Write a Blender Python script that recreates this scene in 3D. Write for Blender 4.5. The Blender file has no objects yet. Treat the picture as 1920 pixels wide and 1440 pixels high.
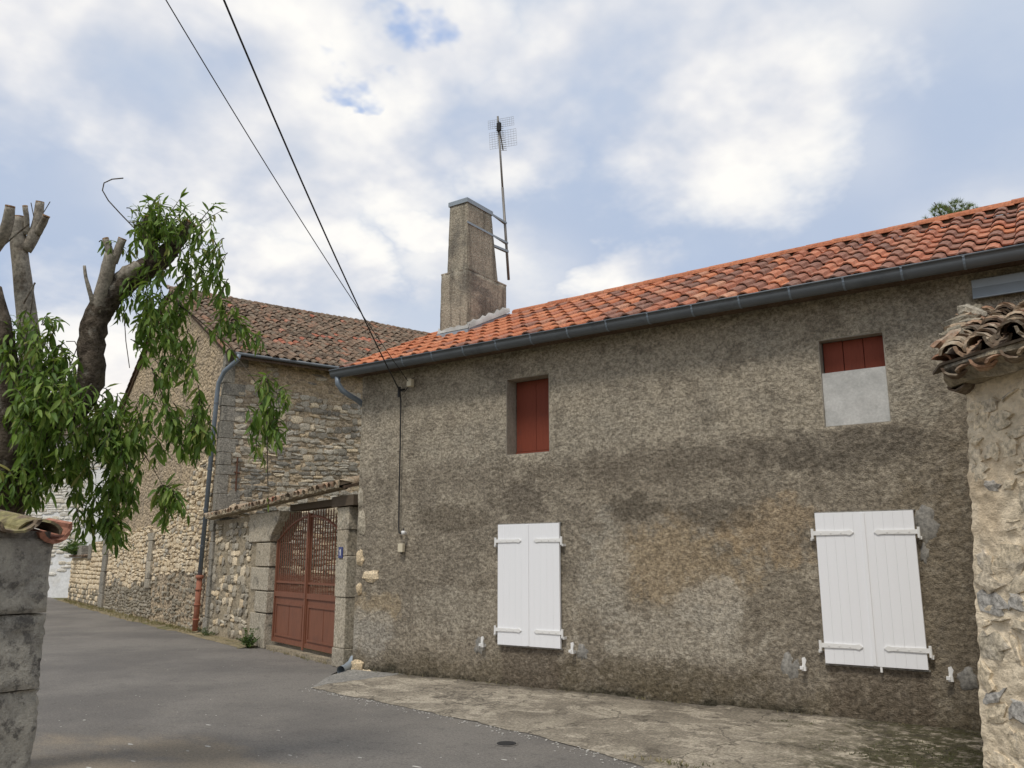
import bpy, math, random
import numpy as np
from mathutils import Vector, Matrix

R = math.radians
rnd = random.Random(7)
scene = bpy.context.scene
COL = scene.collection

# ------------------------------------------------------------------ camera
F_PX = 1560.0
PITCH = math.atan(329 / F_PX)
YAW = R(34.8108)                       # the view turns left of +Y by this much
CAM = Vector((9.07, -9.01, 1.6))
cam_data = bpy.data.cameras.new('camera')
cam_data.sensor_width = 36.0
cam_data.lens = F_PX / 1920 * 36
cam_data.clip_end = 3000
cam_data.clip_start = 0.05
cam = bpy.data.objects.new('camera', cam_data)
COL.objects.link(cam)
cam.location = CAM
cam.rotation_euler = (math.pi / 2 + PITCH, 0, YAW)
scene.camera = cam
CM = cam.rotation_euler.to_matrix()

def ray(u, v):                          # direction of a photograph point, unit depth
    return CM @ Vector(((u - 960) / F_PX, (720 - v) / F_PX, -1.0))

def at(u, v, d):                        # world point at depth d
    return CAM + ray(u, v) * d

# ------------------------------------------------------------------ light and exposure
SUN_DIR = Vector((0.12, -0.64, 1.02)).normalized()      # towards the sun: behind the camera
SUN_EL = math.asin(SUN_DIR.z)
SUN_AZ = math.atan2(SUN_DIR.x, SUN_DIR.y)
sun_data = bpy.data.lights.new('sun', 'SUN')
sun_data.energy = 1.5
sun_data.angle = R(11)
sun_data.color = (1.0, 0.95, 0.87)
sun = bpy.data.objects.new('sun', sun_data)
COL.objects.link(sun)
sun.location = (0, 0, 30)
sun.rotation_euler = SUN_DIR.to_track_quat('Z', 'Y').to_euler()

scene.view_settings.view_transform = 'Standard'
scene.view_settings.look = 'None'
scene.view_settings.exposure = 0.46
scene.view_settings.gamma = 1.0
scene.view_settings.use_curve_mapping = False
scene.cycles.max_bounces = 5
scene.cycles.diffuse_bounces = 3
scene.cycles.glossy_bounces = 2
scene.cycles.transmission_bounces = 3


class NT:
    """small helper to write node graphs"""
    def __init__(self, tree):
        self.t = tree
        self.n = tree.nodes
        self.l = tree.links

    def new(self, kind, **kw):
        nd = self.n.new(kind)
        for k, v in kw.items():
            setattr(nd, k, v)
        return nd

    def put(self, sock, val):
        if isinstance(val, bpy.types.NodeSocket):
            self.l.new(val, sock)
        elif isinstance(val, (tuple, list)) and sock.type == 'RGBA' and len(val) == 3:
            sock.default_value = (*val, 1)
        else:
            sock.default_value = val

    def math(self, op, a, b=0.0, c=None, clamp=False):
        nd = self.new('ShaderNodeMath', operation=op, use_clamp=clamp)
        self.put(nd.inputs[0], a)
        self.put(nd.inputs[1], b)
        if c is not None:
            self.put(nd.inputs[2], c)
        return nd.outputs[0]

    def vmath(self, op, a, b=(0, 0, 0)):
        nd = self.new('ShaderNodeVectorMath', operation=op)
        self.put(nd.inputs[0], a)
        if op == 'SCALE':
            self.put(nd.inputs['Scale'], b)
        else:
            self.put(nd.inputs[1], b)
        return nd.outputs['Value'] if op in ('DOT_PRODUCT', 'LENGTH') else nd.outputs[0]

    def noise(self, vec, scale, detail=4, rough=0.55, dist=0.0, color=False, dims='3D'):
        nd = self.new('ShaderNodeTexNoise', noise_dimensions=dims)
        self.put(nd.inputs['Vector'], vec)
        nd.inputs['Scale'].default_value = scale
        nd.inputs['Detail'].default_value = detail
        nd.inputs['Roughness'].default_value = rough
        nd.inputs['Distortion'].default_value = dist
        return nd.outputs['Color' if color else 'Fac']

    def voro(self, vec, scale, feature='F1', out='Distance'):
        nd = self.new('ShaderNodeTexVoronoi', feature=feature)
        self.put(nd.inputs['Vector'], vec)
        nd.inputs['Scale'].default_value = scale
        return nd.outputs[out]

    def ss(self, x, lo, hi):             # smooth step
        nd = self.new('ShaderNodeMapRange', interpolation_type='SMOOTHSTEP')
        self.put(nd.inputs['Value'], x)
        nd.inputs['From Min'].default_value = lo
        nd.inputs['From Max'].default_value = hi
        return nd.outputs['Result']

    def mix(self, fac, a, b, blend='MIX'):
        nd = self.new('ShaderNodeMix', data_type='RGBA', blend_type=blend)
        self.put(nd.inputs[0], fac)
        self.put(nd.inputs[6], a)
        self.put(nd.inputs[7], b)
        return nd.outputs[2]

    def ramp(self, fac, stops):
        nd = self.new('ShaderNodeValToRGB')
        el = nd.color_ramp.elements
        while len(el) < len(stops):
            el.new(0.5)
        for e, (p, c) in zip(el, stops):
            e.position = p
            e.color = (*c, 1) if len(c) == 3 else c
        self.put(nd.inputs[0], fac)
        return nd.outputs[0]

    def scale(self, col, val):           # colour times value
        return self.vmath('SCALE', col, val)

    def bump(self, h, strength=0.5, dist=0.02):
        nd = self.new('ShaderNodeBump')
        nd.inputs['Strength'].default_value = strength
        nd.inputs['Distance'].default_value = dist
        self.put(nd.inputs['Height'], h)
        return nd.outputs[0]


# ------------------------------------------------------------------ sky
world = bpy.data.worlds.new('World')
scene.world = world
world.use_nodes = True
wt = NT(world.node_tree)
wt.n.clear()
sky = wt.new('ShaderNodeTexSky', sky_type='NISHITA')
sky.sun_disc = False
sky.sun_elevation = SUN_EL
sky.sun_rotation = SUN_AZ
sky.air_density = 1.0
sky.dust_density = 0.6
tc = wt.new('ShaderNodeTexCoord')
d0 = wt.vmath('NORMALIZE', tc.outputs['Generated'])
sep = wt.new('ShaderNodeSeparateXYZ')
wt.put(sep.inputs[0], d0)
zz = wt.math('ADD', wt.math('MAXIMUM', sep.outputs[2], 0.0), 0.32)
cmb = wt.new('ShaderNodeCombineXYZ')
wt.put(cmb.inputs[0], wt.math('DIVIDE', sep.outputs[0], zz))
wt.put(cmb.inputs[1], wt.math('DIVIDE', sep.outputs[1], zz))
pl = cmb.outputs[0]                      # a flat cloud layer seen in perspective
big = wt.noise(pl, 1.5, 2, 0.5, 0.0, dims='2D')
med = wt.noise(pl, 2.9, 4, 0.55, 0.2, dims='2D')
fine = wt.noise(pl, 8.0, 4, 0.58, 0.0, dims='2D')
warp = wt.vmath('SCALE', wt.vmath('SUBTRACT', wt.noise(pl, 3.2, 5, 0.62, color=True, dims='2D'), (0.5, 0.5, 0.5)), 0.20)
dw = wt.vmath('NORMALIZE', wt.vmath('ADD', d0, warp))
world.cycles.sampling_method = 'MANUAL'
world.cycles.sample_map_resolution = 256

def mass(u, v, rad_px, soft=0.5):        # a cloud mass round one direction of the sky
    c = ray(u, v).normalized()
    dt = wt.vmath('DOT_PRODUCT', dw, tuple(c))
    a = rad_px / F_PX
    return wt.ss(dt, math.cos(a * (1 + soft)), math.cos(a * (1 - soft)))

def summed(lst):
    out = None
    for s in lst:
        out = s if out is None else wt.math('MAXIMUM', out, s)
    return out

white = summed([mass(60, 70, 130, .9), mass(180, 110, 120, .8), mass(290, 200, 110, .8), mass(400, 90, 130, .9), mass(600, 60, 100, .8), mass(570, 150, 90, .8), mass(500, 260, 130, .9), mass(775, 135, 75, .7),
                mass(700, 235, 75, .8), mass(840, 60, 80, .8), mass(1060, 120, 90, .7), mass(1150, 140, 110, .8), mass(1250, 210, 120, .8), mass(1380, 250, 120, .8), mass(1470, 180, 120, .9), mass(1320, 110, 120, .9),
                mass(640, 480, 60, .9), mass(800, 450, 50, .9), mass(170, 740, 140, .8), mass(580, 350, 110, .9), mass(760, 320, 90, .9), mass(950, 200, 90, .9),
                mass(1150, 540, 60, .9), mass(480, 540, 90, .9)])
blue = summed([mass(755, 42, 30, .8), mass(665, 165, 26, .8), mass(640, 195, 14, .8)])
dark = summed([mass(90, 430, 170, .9), mass(250, 560, 110, .9), mass(60, 560, 130, .9), mass(470, 430, 90, .9), mass(860, 330, 90, .9), mass(40, 240, 90, .9), mass(250, 330, 100, .9),
               mass(930, 330, 90, .9), mass(1150, 420, 130, .9), mass(390, 60, 70, .9), mass(1640, 400, 190, .9), mass(1400, 430, 120, .9), mass(700, 420, 70, .9)])
# the same broken cloud drifts over the rest of the sky
white = wt.math('MAXIMUM', white, wt.math('MULTIPLY', wt.ss(big, 0.50, 0.66), wt.math('SUBTRACT', 0.7, wt.math('MULTIPLY', dark, 0.5))))
# overcast sheet: pale blue-grey, its thickness drifting, the same all round
sheet = wt.ramp(wt.math('ADD', wt.math('MULTIPLY', big, 0.75), wt.math('MULTIPLY', med, 0.25)),
                [(0.33, (0.37, 0.435, 0.55)), (0.47, (0.425, 0.475, 0.56)), (0.58, (0.48, 0.51, 0.57)), (0.72, (0.54, 0.555, 0.60))])
sheet = wt.mix(wt.math('MULTIPLY', dark, 0.75), sheet, (0.32, 0.39, 0.52))
puff = wt.math('MULTIPLY', white, wt.ss(wt.math('ADD', wt.math('MULTIPLY', med, .8), wt.math('MULTIPLY', fine, .2)), 0.22, 0.56))
wcol = wt.ramp(wt.math('ADD', wt.math('MULTIPLY', fine, .25), wt.math('MULTIPLY', med, .75)), [(0.34, (0.47, 0.495, 0.555)), (0.49, (0.62, 0.62, 0.635)), (0.60, (0.745, 0.73, 0.70))])
cloud = wt.mix(puff, sheet, wcol)
low = wt.ss(sep.outputs[2], 0.26, 0.10)
cloud = wt.mix(wt.math('MULTIPLY', low, 0.6), cloud, (0.70, 0.64, 0.62))
cloud10 = wt.scale(cloud, 10.0)          # the background strength below is 0.1
gap = wt.math('MULTIPLY', wt.math('MULTIPLY', blue, wt.ss(fine, 0.66, 0.42)), 0.8)
clear = wt.mix(0.7, sky.outputs[0], (2.6, 3.9, 6.6))
skycol = wt.mix(gap, cloud10, clear)
bg = wt.new('ShaderNodeBackground')
wt.put(bg.inputs[0], skycol)
bg.inputs[1].default_value = 0.1
wo = wt.new('ShaderNodeOutputWorld')
wt.l.new(bg.outputs[0], wo.inputs[0])

# ------------------------------------------------------------------ materials
def material(name, fn, rough=0.9, spec=0.25, metal=0.0, subsurf=None):
    m = bpy.data.materials.new(name)
    m.use_nodes = True
    t = NT(m.node_tree)
    p = m.node_tree.nodes['Principled BSDF']
    p.inputs['Roughness'].default_value = rough
    p.inputs['Specular IOR Level'].default_value = spec
    p.inputs['Metallic'].default_value = metal
    geo = t.new('ShaderNodeNewGeometry')
    oi = t.new('ShaderNodeObjectInfo')
    rand = t.math('FRACT', t.math('ADD', oi.outputs['Random'], geo.outputs['Random Per Island']))
    col, nrm = fn(t, geo.outputs['Position'], rand)
    t.put(p.inputs['Base Color'], col)
    if nrm is not None:
        t.put(p.inputs['Normal'], nrm)
    return m

def xz_blob(t, pos, cx, cz, rx, rz, wob, k=0.6):
    s = t.new('ShaderNodeSeparateXYZ')
    t.put(s.inputs[0], pos)
    a = t.math('DIVIDE', t.math('SUBTRACT', s.outputs[0], cx), rx)
    b = t.math('DIVIDE', t.math('SUBTRACT', s.outputs[2], cz), rz)
    d = t.math('ADD', t.math('MULTIPLY', a, a), t.math('MULTIPLY', b, b))
    d = t.math('ADD', d, t.math('MULTIPLY', t.math('SUBTRACT', wob, 0.5), 8.5))
    return t.ss(d, 1.25, .35)

def f_roughcast(t, pos, rand):
    s = t.new('ShaderNodeSeparateXYZ')
    t.put(s.inputs[0], pos)
    X, Z = s.outputs[0], s.outputs[2]
    n1 = t.noise(pos, 0.7, 6, 0.62)
    n2 = t.noise(pos, 2.1, 9, 0.68)
    n3 = t.noise(pos, 1.2, 9, 0.70, 0.5)
    n4 = t.noise(pos, 5.5, 6, 0.72)
    g = t.noise(t.vmath('MULTIPLY', pos, (1, 1, 1.25)), 30, 4, 0.78)
    g2 = t.noise(pos, 95, 2, 0.7)
    wob = t.math('ADD', t.math('MULTIPLY', n2, .62), t.math('MULTIPLY', n4, .38))
    c = t.mix(t.ss(n1, .40, .60), (0.315, 0.284, 0.230), (0.375, 0.330, 0.258))
    # below the first lift of the old render the wall is darker and more mottled
    lift = t.math('ADD', Z, t.math('MULTIPLY', t.math('SUBTRACT', n3, .5), 2.6))
    c = t.mix(t.math('MULTIPLY', t.ss(lift, 2.98, 2.72), .62), c, (0.215, 0.184, 0.142))
    c = t.mix(t.math('MULTIPLY', t.ss(n3, .50, .56), .42), c, (0.40, 0.352, 0.275))
    c = t.mix(t.math('MULTIPLY', t.ss(n2, .52, .58), .50), c, (0.185, 0.160, 0.124))
    c = t.mix(t.math('MULTIPLY', t.ss(n4, .55, .62), .35), c, (0.43, 0.385, 0.31))
    def blot(cx, cz, rx, rz, col, amt, cc):
        return t.mix(t.math('MULTIPLY', xz_blob(t, pos, cx, cz, rx, rz, wob), amt), cc, col)
    c = blot(5.0, 2.70, 1.9, 0.24, (0.15, 0.128, 0.10), .60, c)
    c = blot(5.1, 1.55, 1.1, 0.50, (0.38, 0.29, 0.18), .60, c)
    c = blot(6.2, 1.9, 0.6, 0.35, (0.37, 0.275, 0.17), .55, c)
    c = blot(5.6, 2.12, 0.45, 0.20, (0.10, 0.086, 0.067), .55, c)
    c = blot(4.55, 2.2, 0.35, 0.18, (0.11, 0.094, 0.072), .75, c)
    c = blot(5.45, 1.10, 0.45, 0.36, (0.46, 0.425, 0.36), .65, c)
    c = blot(4.9, 0.72, 1.2, 0.34, (0.43, 0.39, 0.32), .65, c)
    c = blot(4.15, 1.4, 0.35, 0.8, (0.40, 0.37, 0.31), .55, c)
    c = blot(1.9, 0.95, 0.7, 0.42, (0.40, 0.36, 0.29), .55, c)
    c = blot(2.95, 2.38, 0.42, 0.26, (0.145, 0.124, 0.098), .75, c)
    c = blot(1.8, 2.15, 0.65, 0.20, (0.155, 0.132, 0.10), .70, c)
    c = blot(7.1, 2.72, 1.0, 0.22, (0.13, 0.113, 0.09), .65, c)
    c = blot(8.1, 1.2, 0.8, 1.5, (0.20, 0.168, 0.122), .75, c)
    c = blot(0.4, 0.95, 0.6, 0.22, (0.40, 0.31, 0.19), .5, c)
    c = blot(0.25, 0.6, 0.5, 0.35, (0.40, 0.375, 0.325), .6, c)
    c = blot(4.9, 0.30, 1.4, 0.22, (0.12, 0.098, 0.062), .65, c)
    # damp at the foot, algae
    hgt = t.math('ADD', s.outputs[2], t.math('MULTIPLY', t.math('SUBTRACT', n3, 0.5), -1.2))
    c = t.mix(t.math('MULTIPLY', t.ss(hgt, 0.42, 0.06), .72), c, (0.105, 0.085, 0.052))
    hg2 = t.math('ADD', s.outputs[2], t.math('MULTIPLY', t.math('SUBTRACT', n2, 0.5), -0.5))
    c = t.mix(t.math('MULTIPLY', t.ss(hg2, 0.17, 0.02), .9), c, (0.035, 0.033, 0.022))
    # rain marks below the two sills
    for x0, x1 in ((2.66, 3.50), (6.68, 7.62)):
        xm, hw = (x0 + x1) / 2, (x1 - x0) / 2
        ax = t.math('ABSOLUTE', t.math('SUBTRACT', s.outputs[0], xm))
        ax = t.math('ADD', ax, t.math('MULTIPLY', t.math('SUBTRACT', n2, .5), .12))
        f = t.math('MULTIPLY', t.ss(ax, hw + .03, hw - .03), t.ss(t.math('ADD', s.outputs[2], t.math('MULTIPLY', n2, .1)), .66, .58))
        c = t.mix(t.math('MULTIPLY', f, .62), c, (0.13, 0.105, 0.08))
    n5 = t.noise(pos, 9.5, 5, .72)
    c = t.mix(t.math('MULTIPLY', t.ss(n5, .50, .62), .30), c, (.15, .128, .098))
    c = t.mix(t.math('MULTIPLY', t.ss(n5, .48, .36), .24), c, (.46, .405, .32))
    sp = t.math('ADD', 0.34, t.math('ADD', t.math('MULTIPLY', t.ss(g, .34, .66), .80), t.math('MULTIPLY', g2, .52)))
    c = t.scale(c, sp)
    c = t.vmath('MULTIPLY', c, (1.14, 1.12, 1.09))
    h = t.math('ADD', t.math('MULTIPLY', g, 1.0), t.math('MULTIPLY', g2, .45))
    return c, t.bump(h, 1.0, 0.03)

def f_plain_noise(c1, c2, sc=3.0, bump=0.4, bd=0.02, gs=30, c3=None, k=.9, streak=None):
    def fn(t, pos, rand):
        n1 = t.noise(pos, sc, 6, 0.62)
        g = t.noise(pos, gs, 5, 0.7)
        c = t.mix(t.ss(n1, .36, .64), c1, c2)
        if c3:
            c = t.mix(t.ss(t.noise(pos, sc * .45, 6, 0.65, .3), .54, .66), c, c3)
        if streak:
            sn = t.noise(t.vmath('MULTIPLY', pos, (5, 5, .45)), 1.6, 5, .65)
            c = t.mix(t.math('MULTIPLY', t.ss(sn, .50, .62), .6), c, streak)
        c = t.scale(c, t.math('ADD', 1 - k / 2, t.math('MULTIPLY', t.ss(g, .26, .74), k)))
        return c, t.bump(g, bump, bd)
    return fn

def f_near(t, pos, rand):
    n = t.noise(pos, 4.5, 7, .7, .3)
    n2 = t.noise(pos, 13, 6, .72)
    g = t.noise(pos, 70, 5, .75)
    c = t.mix(t.ss(n, .40, .62), (.50, .46, .38), (.32, .295, .25))
    c = t.mix(t.math('MULTIPLY', t.ss(n2, .50, .62), .8), c, (.115, .107, .095))
    c = t.mix(t.math('MULTIPLY', t.ss(t.noise(pos, 9, 6, .7), .56, .66), .7), c, (.50, .465, .39))
    c = t.scale(c, t.math('ADD', .5, g))
    return c, t.bump(t.math('ADD', g, n2), .9, .02)

def f_stone(stops, gs=40, lich=(0.5, 0.48, 0.43), la=.4, dark=(0.1, 0.095, 0.085), da=.4, bd=.012):
    def fn(t, pos, rand):
        c = t.ramp(rand, stops)
        n = t.noise(pos, 7, 6, 0.66)
        n2 = t.noise(pos, 3.1, 6, 0.65, .2)
        g = t.noise(pos, gs, 5, 0.7)
        c = t.mix(t.math('MULTIPLY', t.ss(n, .52, .66), la), c, lich)
        c = t.mix(t.math('MULTIPLY', t.ss(n2, .55, .68), da), c, dark)
        c = t.scale(c, t.math('ADD', .48, t.math('MULTIPLY', t.ss(g, .26, .74), 1.04)))
        return c, t.bump(t.math('ADD', g, n), 1.0, bd)
    return fn

def f_tile(stops, lich=(0.33, 0.29, 0.22), la=.35, thr=.54, gain=(1, 1, 1)):
    def fn(t, pos, rand):
        c = t.ramp(rand, stops)
        n = t.noise(pos, 5, 6, 0.68)
        n2 = t.noise(pos, 26, 5, 0.7)
        c = t.mix(t.math('MULTIPLY', t.ss(n, thr, thr + .12), la), c, lich)
        c = t.mix(t.math('MULTIPLY', t.ss(n2, .58, .72), .45), c, (0.06, 0.045, 0.035))
        c = t.scale(c, t.math('ADD', .60, t.math('MULTIPLY', t.ss(n2, .25, .75), .8)))
        c = t.vmath('MULTIPLY', c, gain)
        return c, t.bump(n2, .35, .008)
    return fn

def f_paint(c, var=.12, gs=9, stretch=(1, 1, 1), dirt=None):
    def fn(t, pos, rand):
        v = t.vmath('MULTIPLY', pos, stretch)
        n = t.noise(v, gs, 5, .6)
        k = t.math('ADD', 1 - var, t.math('MULTIPLY', n, 2 * var))
        cc = t.scale(c, k)
        if dirt:
            cc = t.mix(t.math('MULTIPLY', t.ss(t.noise(pos, 2.2, 6, .68), .54, .68), .5), cc, dirt)
        return cc, t.bump(n, .12, .004)
    return fn

def f_pebble(t, pos, rand):
    w = t.vmath('ADD', pos, t.vmath('SCALE', t.noise(pos, 4, 3, .6, color=True), .12))
    cell = t.voro(t.vmath('MULTIPLY', w, (1, 1, 1.5)), 8.5, 'F1', 'Color')
    sc_ = t.new('ShaderNodeSeparateColor')
    t.put(sc_.inputs[0], cell)
    dist = t.voro(t.vmath('MULTIPLY', w, (1, 1, 1.5)), 8.5, 'F1', 'Distance')
    n1 = t.noise(pos, .8, 6, .66)
    g = t.noise(pos, 24, 5, .75)
    c = t.mix(t.ss(n1, .40, .62), (.41, .335, .235), (.31, .262, .20))
    c = t.mix(t.math('MULTIPLY', t.ss(sc_.outputs[0], .45, .95), .6), c, (.54, .455, .335))
    c = t.mix(t.math('MULTIPLY', t.ss(sc_.outputs[1], .62, .98), .6), c, (.20, .17, .13))
    c = t.scale(c, t.math('ADD', .58, t.math('MULTIPLY', t.ss(g, .26, .74), .84)))
    c = t.vmath('MULTIPLY', c, (1.30, 1.24, 1.16))
    h = t.math('ADD', t.math('MULTIPLY', dist, -1.6), g)
    return c, t.bump(h, 1.0, .05)

M = {}
M['roughcast'] = material('lime_roughcast', f_roughcast, .95, .15)
M['cement'] = material('cement_patch', f_plain_noise((.215, .205, .185), (.27, .255, .225), 6, .3, .01), .9, .2)
M['pale_cement'] = material('pale_cement', f_plain_noise((.43, .425, .40), (.53, .52, .49), 3, .25, .01, 40, (.36, .355, .33), .22), .9, .2)
M['reveal'] = material('reveal_render', f_plain_noise((.26, .235, .19), (.32, .285, .23), 3, .3, .01, k=.4), .92, .2)
M['chimney'] = material('chimney_render', f_plain_noise((.33, .295, .23), (.43, .38, .295), 2.6, 1.0, .03, 30, (.22, .20, .165), .7, (.15, .132, .105)), .95, .15)
M['barn_render'] = material('barn_roughcast', f_pebble, .95, .15)
M['barn_mortar'] = material('old_mortar', f_plain_noise((.30, .25, .175), (.40, .335, .235), 2.0, .9, .03, 28, c3=(.22, .195, .155)), .95, .15)
M['grey_mortar'] = material('grey_mortar', f_plain_noise((.20, .185, .16), (.27, .25, .22), 2.0, .8, .03, 26, c3=(.14, .13, .115)), .95, .15)
M['gold_mortar'] = material('golden_mortar', f_plain_noise((.36, .28, .17), (.45, .36, .225), 1.5, .9, .03, 26, c3=(.24, .205, .15)), .95, .15)
M['sand_mortar'] = material('sandy_mortar', f_plain_noise((.70, .585, .42), (.76, .645, .475), 1.8, .9, .035, 14, (.64, .515, .355), .45), .95, .15)
M['stone_gold'] = material('golden_limestone', f_stone([(0, (.54, .42, .265)), (.35, (.70, .57, .385)), (.7, (.76, .64, .455)), (1, (.62, .51, .355))], la=.45, lich=(.66, .57, .43), da=.25, dark=(.26, .21, .145)), .95, .15)
M['stone_grey'] = material('weathered_limestone', f_stone([(0, (.20, .18, .145)), (.3, (.36, .32, .25)), (.6, (.50, .45, .355)), (.85, (.40, .33, .23)), (1, (.58, .53, .43))], la=.5, lich=(.62, .58, .50), da=.35), .95, .15)
M['stone_foot'] = material('grimy_limestone', f_stone([(0, (.20, .175, .13)), (.5, (.30, .26, .19)), (1, (.37, .33, .26))], la=.4, lich=(.42, .39, .33), da=.5), .95, .15)
M['stone_right'] = material('sandy_rubble', f_stone([(0, (.46, .40, .30)), (.3, (.62, .52, .37)), (.7, (.66, .55, .39)), (.84, (.56, .48, .36)), (.87, (.36, .34, .31)), (1, (.42, .395, .35))], la=.45, lich=(.62, .55, .45), da=.45, dark=(.27, .25, .225), gs=26), .95, .15)
M['ashlar'] = material('pale_ashlar', f_stone([(0, (.38, .325, .24)), (.5, (.46, .405, .31)), (1, (.35, .31, .24))], la=.4, lich=(.56, .51, .42), da=.8, dark=(.15, .135, .11), gs=30), .95, .15)
M['ashlar_dark'] = material('lichened_ashlar', f_stone([(0, (.22, .205, .17)), (1, (.29, .265, .22))], la=.5, lich=(.42, .395, .34), da=.6, dark=(.10, .095, .085), gs=30), .95, .15)
M['pier'] = material('near_ashlar', f_near, .95, .15)
M['tile_new'] = material('new_clay_tile', f_tile([(0, (.42, .145, .07)), (.5, (.52, .21, .105)), (1, (.46, .17, .08))], la=.3, lich=(.36, .24, .165), gain=(1.06, 1.06, 1.08)), .85, .2)
M['tile_mix'] = material('mixed_clay_tile', f_tile([(0, (.21, .115, .085)), (.28, (.27, .13, .09)), (.5, (.40, .155, .09)), (.72, (.48, .20, .115)), (.86, (.30, .135, .09)), (1, (.50, .26, .16))], la=.4, lich=(.34, .235, .17), gain=(1.08, 1.08, 1.08)), .85, .2)
M['tile_ridge'] = material('ridge_clay_tile', f_tile([(0, (.40, .145, .075)), (1, (.48, .19, .10))], la=.3), .85, .2)
M['tile_old'] = material('lichened_canal_tile', f_tile([(0, (.10, .072, .052)), (.35, (.175, .125, .088)), (.6, (.235, .155, .105)), (.8, (.15, .115, .085)), (1, (.29, .15, .095))], la=.5, lich=(.29, .25, .19), thr=.48), .95, .1)
M['tile_red'] = material('replaced_canal_tile', f_tile([(0, (.32, .12, .08)), (.5, (.42, .155, .09)), (1, (.38, .19, .13))], la=.45), .9, .15)
M['tile_pale'] = material('mortared_canal_tile', f_tile([(0, (.30, .225, .15)), (.5, (.38, .29, .20)), (1, (.34, .20, .13))], la=.55, lich=(.40, .37, .29), thr=.48), .95, .1)
M['tile_moss'] = material('mossy_canal_tile', f_tile([(0, (.13, .10, .07)), (.5, (.20, .155, .11)), (1, (.25, .18, .12))], la=.75, lich=(.27, .245, .11), thr=.46), .95, .1)
M['roof_deck'] = material('roof_underlay', f_plain_noise((.10, .07, .05), (.14, .10, .07), 3, .3), .95, .1)
M['zinc'] = material('dull_zinc', f_paint((.125, .138, .15), .22, 4, (1, 1, 1), (.07, .078, .085)), .55, .4, .3)
M['zinc_light'] = material('bright_zinc', f_paint((.30, .34, .37), .15, 5), .5, .4, .3)
M['zinc_pipe'] = material('blue_grey_zinc', f_paint((.19, .225, .26), .18, 5), .5, .4, .3)
M['terracotta'] = material('terracotta_pipe', f_paint((.33, .135, .085), .25, 8, dirt=(.20, .12, .085)), .8, .2)
M['white'] = material('white_shutter', f_paint((.86, .86, .865), .015, 3, (6, 6, .4)), .45, .4)
M['white_iron'] = material('white_iron', f_paint((.80, .79, .76), .04, 14), .5, .4)
M['red_wood'] = material('oxblood_boards', f_paint((.19, .045, .024), .25, 14, (5, 5, .5), (.12, .04, .03)), .7, .25)
M['gate'] = material('rust_red_paint', f_paint((.20, .080, .045), .28, 7, (3, 3, .6), (.13, .062, .042)), .6, .3)
M['cream'] = material('cream_plastic', f_paint((.62, .55, .40), .08, 20), .5, .4)
M['black'] = material('black_cable', f_paint((.025, .024, .023), .1, 20), .7, .3)
M['steel'] = material('galvanised_steel', f_paint((.20, .185, .165), .3, 10), .5, .4, .4)
M['wire'] = material('pale_wire', f_paint((.42, .43, .44), .15, 20), .45, .5, .3)
M['wood'] = material('old_beam', f_paint((.11, .085, .06), .3, 10, (1, 1, 5)), .9, .15)
M['blue'] = material('blue_enamel', f_paint((.018, .035, .16), .1, 10), .35, .5)
M['iron'] = material('rusty_iron', f_paint((.13, .065, .042), .3, 16), .85, .2)
M['whitewash'] = material('whitewash', f_plain_noise((.76, .76, .74), (.82, .82, .80), 1.2, .3, .02, 8, (.68, .66, .61), .25), .9, .2)
M['white_stone'] = material('pale_rubble', f_stone([(0, (.68, .63, .53)), (.5, (.76, .73, .66)), (1, (.60, .53, .40))], la=.3, lich=(.76, .74, .70), da=.15), .95, .15)

def f_asphalt(t, pos, rand):
    n = t.noise(pos, .35, 5, .6)
    n2 = t.noise(t.vmath('MULTIPLY', pos, (1.0, 1.6, 1)), 1.1, 6, .66, .3)
    g = t.noise(pos, 90, 4, .75)
    v = t.voro(pos, 170)
    c = t.mix(t.ss(n, .38, .62), (.155, .147, .139), (.215, .203, .188))
    c = t.mix(t.math('MULTIPLY', t.ss(n2, .50, .72), .32), c, (.235, .218, .195))
    n3 = t.noise(pos, 7.0, 6, .72)
    c = t.mix(t.math('MULTIPLY', t.ss(n3, .52, .68), .45), c, (.105, .099, .094))
    g3 = t.noise(pos, 38, 4, .75)
    # pale dust where lorries cut the corner
    s = t.new('ShaderNodeSeparateXYZ')
    t.put(s.inputs[0], pos)
    a = t.math('DIVIDE', t.math('SUBTRACT', s.outputs[0], 2.6), 1.9)
    b = t.math('DIVIDE', t.math('SUBTRACT', s.outputs[1], -5.0), 1.1)
    d = t.math('ADD', t.math('ADD', t.math('MULTIPLY', a, a), t.math('MULTIPLY', b, b)), t.math('MULTIPLY', t.math('SUBTRACT', n2, .5), 5.0))
    c = t.mix(t.math('MULTIPLY', t.ss(d, 1.5, -.4), .55), c, (.33, .275, .20))
    c = t.scale(c, t.math('ADD', .50, t.math('ADD', t.math('MULTIPLY', t.ss(g, .25, .75), .55), t.math('MULTIPLY', t.ss(g3, .25, .75), .5))))
    c = t.vmath('MULTIPLY', c, (1.08, 1.05, 1.00))
    return c, t.bump(t.math('ADD', g, t.math('ADD', v, g3)), .7, .010)

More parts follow.
